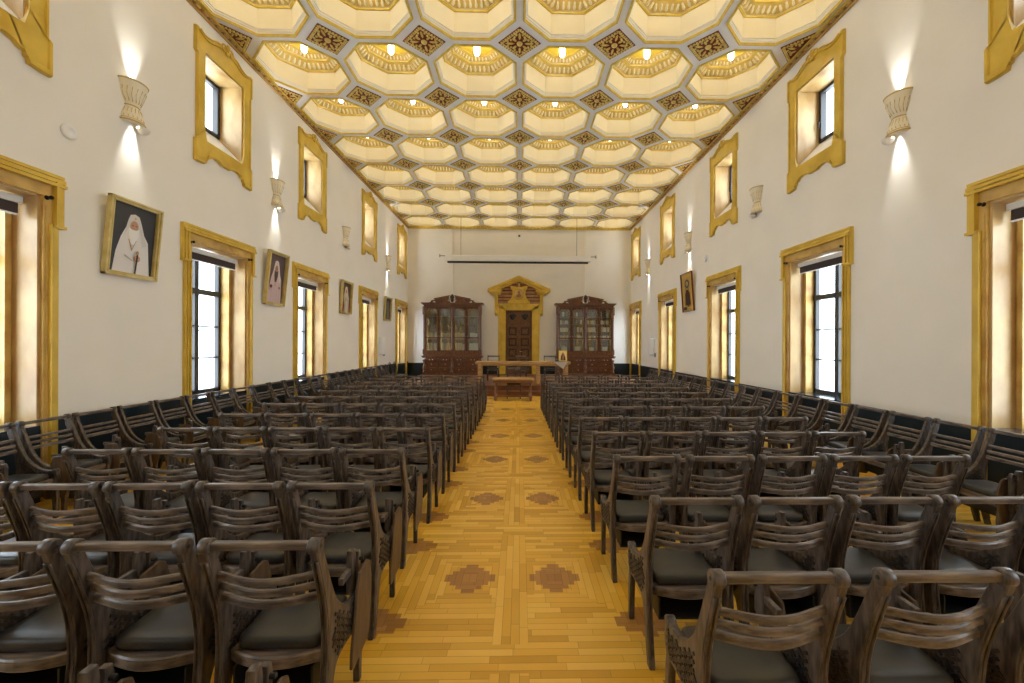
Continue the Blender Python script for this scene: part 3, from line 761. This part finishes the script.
# ------------------------------------------------------------ wall lamps
def sconce_meshes():
    bm = B()
    prof = [(.150, 0), (.205, .012), (.205, .035), (.190, .05), (.183, .12), (.150, .19), (.118, .245), (.125, .262), (.118, .28), (.128, .30), (.165, .36), (.20, .44), (.215, .52), (.235, .56), (.245, .585), (.245, .60), (.19, .60)]
    rib = lambda a, z: .02*abs(sin(a*9)) if (.05 < z < .24 or .3 < z < .53) else 0
    lathe(bm, prof, 54, pi, 2*pi, M=Matrix.Diagonal((1, .8, 1, 1)), rib=rib, mi=0)
    for (r, z, rr) in ((.245, .60, .013), (.207, .022, .012), (.122, .262, .010), (.20, .53, .006), (.19, .055, .006)):
        tube(bm, [(r*cos(a), .8*r*sin(a), z) for a in [pi+pi*i/20 for i in range(21)]], rr, 6, 1)
    for i in range(9):
        a = pi+pi*(i+.5)/9
        for (z0, z1, r0, r1) in ((.07, .22, .19, .14), (.31, .50, .14, .218)):
            tube(bm, [(r0*1.01*cos(a+.12), .8*r0*1.01*sin(a+.12), z0), ((r0+r1)/2*1.03*cos(a-.04), .8*(r0+r1)/2*1.03*sin(a-.04), (z0+z1)/2), (r1*1.02*cos(a+.05), .8*r1*1.02*sin(a+.05), z1)], .006, 5, 1)
    bmesh.ops.scale(bm, vec=(.72, .8, .88), verts=bm.verts); body = bpy.data.meshes.new('sconce_shell'); bm.to_mesh(body); bm.free(); body.materials.append(M_sconce); body.materials.append(M_sconce_l)
    bm = B(); lathe(bm, [(.075, 0), (.07, -.03), (.05, -.055), (.02, -.07), (1e-5, -.072)], 14); cap = bpy.data.meshes.new('small_dome'); bm.to_mesh(cap); bm.free(); cap.materials.append(M_sill)
    bm = B(); lathe(bm, [(1e-5, .42), (.04, .42), (.04, .44), (1e-5, .44)], 12, M=Matrix.Translation((0, -.06, 0))); lens = bpy.data.meshes.new('lamp'); bm.to_mesh(lens); bm.free(); lens.materials.append(M_lens)
    return body, cap, lens
sb, scap, slens = sconce_meshes()
SL = [(5.50, 4.52, 1), (8.70, 4.50, 1), (12.1, 4.48, 0), (15.95, 4.47, 1)]; SR = [(5.45, 4.50, 1), (8.74, 4.48, 0), (12.3, 4.47, 1), (16.2, 4.45, 1)]
for side, lst in (('left', SL), ('right', SR)):
    for n_, (y, z, on) in enumerate(lst):
        e = empty('wall_sconce'); e.matrix_world = win_matrix(side, y) @ Matrix.Translation((0, 0, z))
        tag(e, f'{"lit" if on else "unlit"} cream fluted hourglass plaster lamp on {side} wall, {ORD[n_]} nearest', 'wall lamp', 'hourglass wall lamps')
        mobj('shell', sb, e)
        if on: mobj('lamp', slens, e)
        mobj('small_dome', scap, e, ((.10 if side == 'left' else -.10), -.07, -.005))
        if on:
            for s in (1, -1):
                ld = bpy.data.lights.new('sconce_beam', 'SPOT'); ld.energy = SCONCE_W; ld.spot_size = radians(46); ld.spot_blend = 1.0; ld.shadow_soft_size = .02; ld.color = (1, .97, .9)
                lo = bpy.data.objects.new('sconce_beam', ld); C.objects.link(lo); lo.parent = e
                lo.location = (0, -.06, .46 if s > 0 else .08)
                lo.rotation_euler = (radians(180-4) if s > 0 else radians(4), 0, 0)

# ------------------------------------------------------------ pictures
def painting(side, yc, z0, w, h, kind, label, frame_m=M_palegold, tilt=.05, d=.06):
    e = empty('framed_portrait' if kind != 'icon' else 'icon_painting'); e.matrix_world = win_matrix(side, yc) @ Matrix.Translation((0, -.012, z0)) @ Matrix.Rotation(tilt, 4, 'X')
    tag(e, label, 'painting')
    f = .055 if kind != 'icon' else .012
    bm = B()
    for (a, b, dd) in ((0, f*.4, d), (f*.4, f*.75, d*.7), (f*.75, f, d*.85)):
        box(bm, -w/2+a, -w/2+b, -dd, 0, a, h-a); box(bm, w/2-b, w/2-a, -dd, 0, a, h-a); box(bm, -w/2+a, w/2-a, -dd, 0, a, b); box(bm, -w/2+a, w/2-a, -dd, 0, h-b, h-a)
    obj('frame', bm, frame_m, e)
    iw, ih = w-2*f, h-2*f
    frame_m = frame_m
    cols = {'bearded': [(52, 50, 52), (214, 210, 208), (228, 224, 222), (200, 150, 120), (240, 238, 236), (40, 36, 36), (186, 180, 178), (190, 150, 90)],
            'pink': [(96, 74, 72), (222, 210, 208), (214, 190, 190), (176, 128, 104), (84, 66, 58), (120, 44, 40), (190, 170, 172), (190, 160, 110)],
            'red': [(86, 66, 44), (220, 212, 196), (196, 180, 160), (190, 148, 116), (210, 204, 196), (128, 50, 34), (204, 196, 180), (180, 140, 80)],
            'dim': [(70, 60, 50), (130, 122, 108), (110, 100, 88), (150, 120, 96), (120, 112, 100), (60, 50, 40), (110, 100, 84), (140, 116, 70)],
            'icon': [(196, 160, 72), (60, 46, 40), (88, 40, 30), (150, 104, 70), (40, 40, 50), (220, 180, 90), (70, 70, 84), (220, 190, 100)]}[kind]
    mats = [flat('paint_%s_%d' % (kind, i), *c, rough=.45) for i, c in enumerate(cols)]
    bm = B(); X = lambda t: (t*1.28 if kind != 'icon' and abs(t) < .7 else t)*iw/2; Z = lambda t: f+t*ih
    y = [-.012]
    def poly(pts, mi):
        y[0] -= .0012; fs = bm.faces.new([bm.verts.new((X(a), y[0], Z(b))) for a, b in pts]); fs.material_index = mi; bmesh.ops.triangulate(bm, faces=[fs])
    def ell(cx, cz, rx, rz, mi, n=18): poly([(cx+rx*cos(2*pi*i/n), cz+rz*sin(2*pi*i/n)) for i in range(n)], mi)
    X0 = iw/2; box(bm, -X0, X0, -.012, -.004, f, h-f, 0)
    if kind != 'icon':
        poly([(-.62, .0), (-.55, .3), (-.42, .52), (-.28, .66), (.30, .66), (.55, .5), (.75, .3), (.85, .1), (.9, 0)], 2)      # robe
        poly([(-.35, .5), (-.22, .78), (-.16, .86), (0, .885), (.16, .86), (.26, .76), (.50, .46), (.34, .42), (.2, .66), (-.2, .66)], 1)      # veil
        poly([(-.18, .74), (-.17, .84), (0, .87), (.17, .84), (.18, .74)], 1); ell(0, .70, .15, .085, 3)
        poly([(-.18, .68), (-.17, .55), (-.06, .43), (.05, .43), (.17, .55), (.18, .68), (.08, .65), (-.08, .65)], 4)
        for s in (-1, 1): poly([(s*.09, .715), (s*.03, .715), (s*.03, .705), (s*.09, .705)][::s], 5); poly([(s*.01, .69), (s*.03, .66), (-s*.01, .66)], 3)
        poly([(-.012, .80), (.012, .80), (.012, .84), (-.012, .84)], 7); poly([(-.03, .815), (.03, .815), (.03, .827), (-.03, .827)], 7)
        poly([(-.2, .5), (-.05, .33), (.1, .5), (.08, .5), (-.05, .36), (-.17, .5)], 7)
        if kind == 'bearded': ell(.16, .23, .12, .05, 3); poly([(.10, 0), (.16, 0), (.2, .3), (.14, .3)], 5); ell(.16, .32, .05, .03, 7); poly([(-.3, .24), (.0, .18), (.0, .2), (-.3, .27)], 6)
        elif kind == 'pink': ell(-.42, .33, .12, .035, 5); ell(.36, .32, .10, .03, 3); [poly([(q, 0), (q+.03, 0), (q+.05, .3), (q+.03, .3)], 6) for q in (-.4, -.15, .1, .35)]
        else: poly([(-.9, 0), (-.9, .4), (-.5, .5), (-.3, .2), (-.4, 0)], 5); poly([(.6, 0), (.5, .3), (.9, .4), (.9, 0)], 5); poly([(-.2, 0), (.3, 0), (.2, .4), (-.1, .4)], 4)
    else:
        for q in range(6): ell(-.75+q*.3, .92, .1, .03, 5)
        ell(0, .72, .45, .12, 6); ell(0, .72, .2, .06, 7); ell(0, .70, .1, .05, 3)
        poly([(-.5, .16), (-.42, .46), (-.2, .56), (.2, .56), (.45, .46), (.5, .16)], 1); poly([(-.1, .12), (-.12, .5), (.12, .5), (.15, .12)], 2); ell(-.25, .58, .09, .035, 3); ell(.25, .58, .09, .035, 3)
        poly([(-.8, .08), (-.8, .1), (.8, .1), (.8, .08)], 7); poly([(-.8, .04), (-.2, .04), (-.2, .12), (-.8, .12)], 4)
    bmesh.ops.recalc_face_normals(bm, faces=bm.faces)
    for fc in bm.faces:
        if abs(fc.normal.y) > .9 and fc.calc_center_median().y < -.0125 and fc.normal.y > 0: fc.normal_flip()
    obj('canvas', bm, mats, e)
painting('left', 5.46, 2.53, .72, .97, 'bearded', 'gold framed portrait of a white-bearded person in white veil and robe, left wall', tilt=.09)
painting('left', 8.58, 2.46, .67, 1.08, 'pink', 'gold framed portrait of a dark-bearded person in white veil standing, left wall', tilt=.10, d=.07)
painting('left', 12.08, 2.53, .70, .94, 'red', 'gold framed portrait with red-brown sides, third nearest on left wall', tilt=.06, d=.07)
painting('left', 15.86, 2.53, .75, .90, 'dim', 'small dim framed portrait, farthest on left wall near the bookcase', tilt=.06, d=.07)
painting('right', 12.28, 2.67, .80, 1.15, 'icon', 'painted gold wooden icon panel hanging tilted on the right wall', frame_m=M_redbrown, tilt=.07, d=.05)

# ------------------------------------------------------------ small wall items
for side, y, z, lab in (('left', 4.75, 4.05, 'round white disc detector on left wall near the big portrait'), ('right', 11.19, 4.03, 'round white disc detector on right wall above the third window')):
    bm = B(); lathe(bm, [(.085, 0), (.085, .02), (.07, .035), (.03, .04), (.028, .032), (1e-5, .032)], 24)
    o = obj('disc_detector', bm, M_white); o.matrix_world = win_matrix(side, y) @ Matrix.Translation((0, 0, z)) @ Matrix.Rotation(pi/2, 4, 'X'); tag(o, lab, 'detector')
for side, y in (('left', 15.3), ('right', 15.6)):
    e = empty('wall_unit'); e.matrix_world = win_matrix(side, y) @ Matrix.Translation((0, 0, 1.26))
    tag(e, f'white rounded upright unit mounted on the {side} wall near the far window', 'wall unit')
    bm = B(); lathe(bm, [(.13, 0), (.18, .02), (.19, .06), (.19, .60), (.18, .64), (.13, .66)], 24, pi, 2*pi, M=Matrix.Diagonal((1, .9, 1, 1))); box(bm, -.14, .14, -.03, 0, .01, .65)
    obj('cover', bm, M_white, e)
    bm = bbox(.22, .29, -.05, 0, -.05, .1, .006); obj('switch_box', bm, M_greybox, e)

# ------------------------------------------------------------ the hall armchair (faces +y, origin on the floor)
CW = .468; HX = CW/2
def armchair_parts():
    out = []
    th = .034
    rear = spline([(-.235, 0), (-.205, .12), (-.185, .28), (-.175, .42), (-.185, .56), (-.222, .70), (-.258, .81), (-.276, .866)], 5)
    front = spline([(-.222, .868), (-.196, .80), (-.155, .70), (-.105, .60), (-.04, .525), (.04, .478), (.12, .462), (.18, .468)], 5)
    low = spline([(.205, .44), (.215, .39), (.205, .345), (.19, .30)], 4)
    under = spline([(.155, .295), (.06, .305), (-.04, .31), (-.10, .29), (-.13, .22), (-.16, .10), (-.19, 0)], 4)
    poly = rear+front+low+under
    carve = spline([(-.115, .55), (-.04, .49), (.04, .445), (.12, .43), (.175, .43), (.18, .33), (.1, .325), (-.02, .335), (-.11, .34), (-.13, .42)], 2)
    for s in (-1, 1):
        x0, x1 = sorted((s*HX, s*(HX-th)))
        bm = B(); prism(bm, poly, 'x', x0, x1, bev=.005)
        cyl_x(bm, x0-(.003 if s<0 else .009), x1+(.009 if s<0 else .003), -.252, .886, .031, 16)          # rolled top
        cyl_x(bm, x0-.003, x1+.003, .180, .448, .027, 12)            # rolled arm end
        # reeded rear edge
        for dx in (-.009, .009):
            tube(bm, [((x0+x1)/2+dx, a-.001, b) for a, b in rear[3:-3:2]], .0065, 5)
        sf = ('side_frame', bm, [M_wood], [])
        w_, l_ = .013, .034     # basket weave carving on both faces
        carvs = []
        for xf, sg in ((x0, -1), (x1, 1)):
            bm = B()
            for i in range(-14, 15):
                for j in range(-14, 15):
                    u, v = i*.0265, j*.0265
                    yy, zz_ = .03+(u-v)*.85, .42+(u+v)*.6
                    if not inside((yy, zz_), carve): continue
                    M_ = Matrix.Translation((xf+sg*.001, yy, zz_)) @ Matrix.Rotation(.62 if (i+j) % 2 else -.62, 4, 'X')
                    box(bm, -.004, .004, -l_/2, l_/2, -w_/2, w_/2, 0, M_)
            carvs.append(('carving', bm, [M_wood_carve], []))
        bm = B(); cyl_x(bm, x0-(.005 if s<0 else .011), x1+(.011 if s<0 else .005), -.252, .886, .009, 8)
        knob_hole = ('knob_hole', bm, [M_black], [])  # black disc on the roll end, a hole's darkness put in as colour
        out.append((sf[0], sf[1], sf[2], carvs+[knob_hole]))
        bm = B(); xc = (x0+x1)/2
        pts = [(.19, .31), (.205, .22), (.20, .12), (.195, 0), (.165, 0), (.162, .12), (.155, .22), (.14, .31)]
        prism(bm, pts, 'x', xc-.016, xc+.016, bev=.003); out.append(('front_leg', bm, [M_wood], []))
    xi = HX-th
    out.append(('top_rail', bbox(-xi-.002, xi+.002, -.268, -.236, .872, .904, .006, 2), [M_wood_x], []))
    for (z, ye, bow) in ((.748, -.205, .045), (.697, -.190, .045), (.645, -.178, .045)):
        bm = B(); pts = [(-xi-.002+(2*xi+.004)*i/12, ye-bow*sin(pi*i/12)**1.3 if 0 < i < 12 else ye, z-.010*sin(pi*i/12)) for i in range(13)]
        ribbon(bm, pts, .020, .026 if z > .66 else .032); out.append(('back_slat', bm, [M_wood_x], []))
    # seat frame with bowed rear rail
    n = 12; pl = [(-xi+.0, .175), (-xi+.0, -.13)]+[(-xi+2*xi*i/n, -.135-.055*sin(pi*i/n)) for i in range(1, n)]+[(xi, -.13), (xi, .175)]+[(xi-2*xi*i/n, .175+.02*sin(pi*i/n)) for i in range(1, n)]
    bm = B(); prism(bm, pl, 'z', .335, .388, bev=.006); out.append(('seat_frame', bm, [M_wood_x], []))
    ci = xi-.012
    base = []
    for (cx, cy, a0) in ((ci-.05, .13, 0), (-ci+.05, .13, 90), (-ci+.06, -.10, 180), (ci-.06, -.10, 270)):
        for k in range(5): a = radians(a0+k*22.5); base.append((cx+.05*cos(a), cy+.045*sin(a)))
    bm = B(); rings = []
    for (k, z) in ((.96, .389), (1.0, .397), (1.0, .422), (.975, .434), (.90, .441), (.6, .446), (.25, .447)):
        rings.append([bm.verts.new((a*k, .02+(b-.02)*k, z)) for a, b in base])
    m_ = len(base)
    for a, b in zip(rings, rings[1:]):
        for i in range(m_): f = bm.faces.new((a[i], a[(i+1) % m_], b[(i+1) % m_], b[i])); f.smooth = True
    bm.faces.new(rings[-1]); bm.faces.new(rings[0][::-1]); out.append(('seat_cushion', bm, [M_leather], []))
    # hanging book tray
    bm = B(); box(bm, -.165, .165, -.17, .12, .222, .232); box(bm, -.165, -.157, -.17, .12, .232, .338); box(bm, .157, .165, -.17, .12, .232, .338); box(bm, -.165, .165, .112, .12, .222, .30)
    out.append(('book_tray', bm, [M_black], []))
    # tablet hinge blocks on the sitter's right
    bm = B(); x = HX-.045
    prism(bm, [(.135, .455), (.185, .455), (.185, .62), (.178, .665), (.140, .665), (.135, .62)], 'x', x-.012, x+.018, bev=.003)
    prism(bm, [(.190, .47), (.222, .47), (.222, .61), (.215, .64), (.190, .64)], 'x', x-.002, x+.028, bev=.003)
    box(bm, x-.008, x+.014, .04, .14, .555, .585); out.append(('hinge_block', bm, [M_wood], []))
    bm = B(); cyl_x(bm, x-.015, x+.048, .205, .60, .010, 8); out.append(('hinge_pin', bm, [M_black], []))
    return out
TAB = [(.11, .575), (.21, .59), (.245, .57), (.275, .48), (.265, .34), (.245, .24), (.235, .205), (.20, .185), (.04, .160), (.015, .175), (.02, .24), (.07, .46)]
def tablet_part():
    bm = B(); prism(bm, TAB, 'x', HX+.008, HX+.022, bev=.004); return ('writing_tablet', bm, [M_tablet], [])
def make(parts, name, loc=(0, 0, 0)):
    root = empty(name, loc)
    for n_, bm, mats, subs in parts:
        o = obj(n_, bm, mats, root)
        for n2, b2, m2, _ in subs: obj(n2, b2, m2, o)
    return root
proto = make(armchair_parts()+[tablet_part()], 'armchair')
used = [False]
def in_view(x, y):
    for dx in (-.3, 0, .3):
        for dy in (-.3, 0, .3):
            for z in (.1, .45, .9):
                p = to_pixel(x+dx, y+dy, z)
                if p and -15 < p[0] < 1039 and -15 < p[1] < 690: return True
    return False
rj = random.Random(11)
def place(x, y, rz, label, group):
    if not in_view(x, y): return None
    if used[0]: o = copy_tree(proto)
    else: o = proto; used[0] = True
    o.location = (x, y, 0); o.rotation_euler = (0, 0, rz+rj.uniform(-.005, .005)); tag(o, label, 'chair', group); return o
seat_n = ['aisle-end', 'second', 'third', 'fourth', 'fifth']
LY = [.93, 1.68, 2.37, 3.12, 3.90, 4.67, 5.46, 6.20, 6.95, 7.70, 8.50, 9.28, 10.05]
RY = [1.43, 2.13, 2.92, 3.72, 4.46, 5.23, 6.0, 6.75, 7.5, 8.25, 9.0, 9.75, 10.45]
LX = [-.80, -.795, -.83, -.86, -.84]+[-.84]*8
for k in range(-1, 12):
    yk = LY[k+1]
    for j in range(5):
        x = LX[k+1]-HX-j*(.52 if k < 1 else .503)+rj.uniform(-.002, .002)
        row = ('row cut by the bottom edge' if k < 0 else f'{ORD[k]} full row from the viewer')
        lab = f'{seat_n[j]} armchair{"" if j == 0 else " from aisle"}, {row}, left block'
        place(x, yk+.25, 0, lab, 'armchairs in rows left of the aisle')
for k in range(0, 13):
    yk = RY[k]; off = .715-.0155*yk if k else .67
    for j in range(5):
        x = off+HX+j*(.59 if k == 0 else .52 if k < 3 else .503)+rj.uniform(-.002, .002)
        lab = f'{seat_n[j]} armchair{"" if j == 0 else " from aisle"}, {ORD[k]} row from the viewer, right block'
        place(x, yk+.25, 0, lab, 'armchairs in rows right of the aisle')
n_ = 0
for i in range(27):
    y = 2.85+.508*i
    if y > 15.1: break
    if in_view(-4.65, y): place(-4.64, y, -pi/2, f'armchair with its back to the left wall, {ORD[n_]} nearest', 'armchairs along the left wall'); n_ += 1
n_ = 0
for i in range(25):
    y = 2.64+.502*i
    if y > 13.0: break
    if in_view(4.2, y): place(4.22-.045*(y-4.2), y, pi/2, f'armchair with its back to the right wall, {ORD[n_]} nearest', 'armchairs along the right wall'); n_ += 1

# ---- two bent-hoop chairs at the far end of the left wall
def hoop_chair(x, y, lab):
    e = tag(empty('hoop_chair', (x, y, 0), -pi/2), lab, 'chair')
    bm = B(); pts = [(.24*cos(a), -.2-.04*sin(a), .45+.50*sin(a)) for a in [pi*i/16 for i in range(17)]]
    tube(bm, pts, .014, 8); tube(bm, [(.24, -.2, .46), (.235, -.2, 0)], .014, 8); tube(bm, [(-.24, -.2, .46), (-.235, -.2, 0)], .014, 8); obj('hoop_back', bm, M_wood, e)
    bm = bbox(-.22, .22, -.19, .22, .42, .46, .012, 2); obj('seat', bm, M_leather, e)
    for s in (-1, 1):
        bm = B(); tube(bm, [(s*.19, .19, .42), (s*.20, .2, 0)], .014, 8); obj('front_leg', bm, M_wood, e)
hoop_chair(-4.66, 15.75, 'dark bent-hoop chair by the far left wall, nearer of the two')
hoop_chair(-4.66, 16.35, 'dark bent-hoop chair by the far left wall, farther of the two')

# ------------------------------------------------------------ plain side chairs behind the tables (face -y)
def side_chair(x, y, z, lab, grp=None):
    e = tag(empty('side_chair', (x, y, z), pi), lab, 'chair', grp)
    for s in (-1, 1):
        bm = B(); prism(bm, [(-.22, 0), (-.19, .42), (-.25, .94), (-.225, .94), (-.16, .42), (-.19, 0)], 'x', s*.21-.015, s*.21+.015); obj('rear_leg', bm, M_wood, e)
        bm = bbox(s*.20-.018, s*.20+.018, .17, .205, 0, .42, .003); obj('front_leg', bm, M_wood, e)
    for z0, z1, yy in ((.88, .935, -.24), (.66, .70, -.212)):
        obj('back_rail', bbox(-.205, .205, yy-.012, yy+.012, z0, z1, .004), M_wood_x, e)
    obj('seat_frame', bbox(-.21, .21, -.18, .19, .39, .43, .005), M_wood_x, e); obj('seat_cushion', bbox(-.20, .20, -.16, .19, .431, .475, .015, 2), M_black, e)
side_chair(-.98, 15.5, DZ, 'dark wooden chair behind the long table, leftmost of three')
side_chair(.05, 15.5, DZ, 'dark wooden chair behind the long table, middle one before the door')
side_chair(1.15, 15.5, DZ, 'dark wooden chair behind the long table, rightmost near the icon')
side_chair(-.17, 12.9, 0, 'dark wooden chair behind the small desk at the aisle end')

# ------------------------------------------------------------ long table, cloth, icon, desk
e = tag(empty('long_table', (.125, 14.65, DZ)), 'long honey-oak table on the platform in front of the carved door', 'table')
obj('tabletop', bbox(-1.65, 1.65, -.35, .35, .675, .76, .008, 2), M_oak, e)
for x in (-1.50, .53, 1.50):
    for y in (-.28, .28):
        bm = bbox(x-.06, x+.06, y-.04, y+.04, 0, .675, .008); obj('leg', bm, M_oak, e)
bm = B(); box(bm, -1.5, 1.5, -.27, -.25, .615, .675); box(bm, -1.5, 1.5, .25, .27, .615, .675); obj('apron', bm, M_oak, e)
bm = B()
zt = DZ+.763
def quad(pts, th=.004):
    vs = [bm.verts.new(p) for p in pts]; return bm.faces.new(vs)
n = 12; rows = []
for i in range(n+1):
    t = i/n; y = 14.95-(14.95-14.28)*min(1, t*1.35); 
    if t < .74: w0, w1, z = 1.16, 1.66, zt
    else:
        q = (t-.74)/.26; y = 14.285-.012; z = zt-.24*q; w0, w1 = 1.18+(1.50-1.18)*q, 1.66-(1.66-1.51)*q
    if t < .74: y = 14.95-(14.95-14.275)*t/.74
    rows.append([bm.verts.new((w0+(w1-w0)*k/8, y-(.012*abs(sin(k*1.3)) if t > .74 else 0), z)) for k in range(9)])
for a, b in zip(rows, rows[1:]):
    for k in range(8): bm.faces.new((a[k], a[k+1], b[k+1], b[k]))
bmesh.ops.solidify(bm, geom=bm.faces, thickness=.002)
tag(obj('table_cloth', bm, M_whitecloth), 'small white cloth with a corner hanging off the right end of the table', 'cloth')
e = empty('icon_painting', (1.52, 14.45, zt+.004)); e.rotation_euler = (-.2, 0, 0); tag(e, 'small gold icon standing on the white cloth on the long table', 'painting')
bm = bbox(-.145, .145, 0, .02, 0, .39, .003); obj('board', bm, M_gold, e)
bm = B(); ip = [flat('icon_ground', 232, 214, 150), flat('icon_robe', 110, 60, 40), flat('icon_skin', 190, 140, 96)]
box(bm, -.122, .122, -.004, 0, .03, .37, 0); prism(bm, [(-.09, .05), (-.07, .2), (-.03, .27), (.04, .27), (.08, .18), (.09, .05)], 'y', -.007, -.004, 1); ball(bm, (0, -.004, .29), .035, 1, .15, 1.1, mi=2); ball(bm, (.035, -.008, .2), .025, 1, .15, 1.1, mi=2)
bmesh.ops.recalc_face_normals(bm, faces=bm.faces); obj('image', bm, ip, e)
bm = B(); box(bm, -.02, .02, .02, .03, .0, .3, 0, Matrix.Translation((0, .0, .0)) @ Matrix.Rotation(.45, 4, 'X')); obj('easel_strut', bm, M_oak, e)

e = tag(empty('writing_desk', (-.185, 12.5, 0)), 'small polished brown desk at the far end of the aisle', 'desk')
M_desk = mat('polished_walnut', srgb(104, 64, 36), .3, srgb(142, 94, 54), 6, (.8, 5, 5), coat=.3)
bm = bbox(-.62, .62, -.33, .33, .615, .655, .01, 2); obj('desktop', bm, M_oak, e)
obj('apron', bbox(-.585, .585, -.30, .30, .53, .612, .006), M_desk, e)
for sx in (-1, 1):
    for sy in (-1, 1):
        bm = B(); lathe(bm, [(.02, 0), (.035, .01), (.04, .04), (.025, .07), (.045, .09), (.045, .14), (.028, .16), (.022, .22), (.036, .36), (.03, .42), (.022, .45), (.04, .47), (.04, .53)], 12, M=Matrix.Translation((sx*.52, sy*.25, 0))); obj('leg', bm, M_desk, e)
bm = B(); box(bm, -.52, .52, -.02, .02, .08, .13); box(bm, -.54, -.50, -.25, .25, .09, .13); box(bm, .50, .54, -.25, .25, .09, .13); obj('stretcher', bm, M_desk, e)
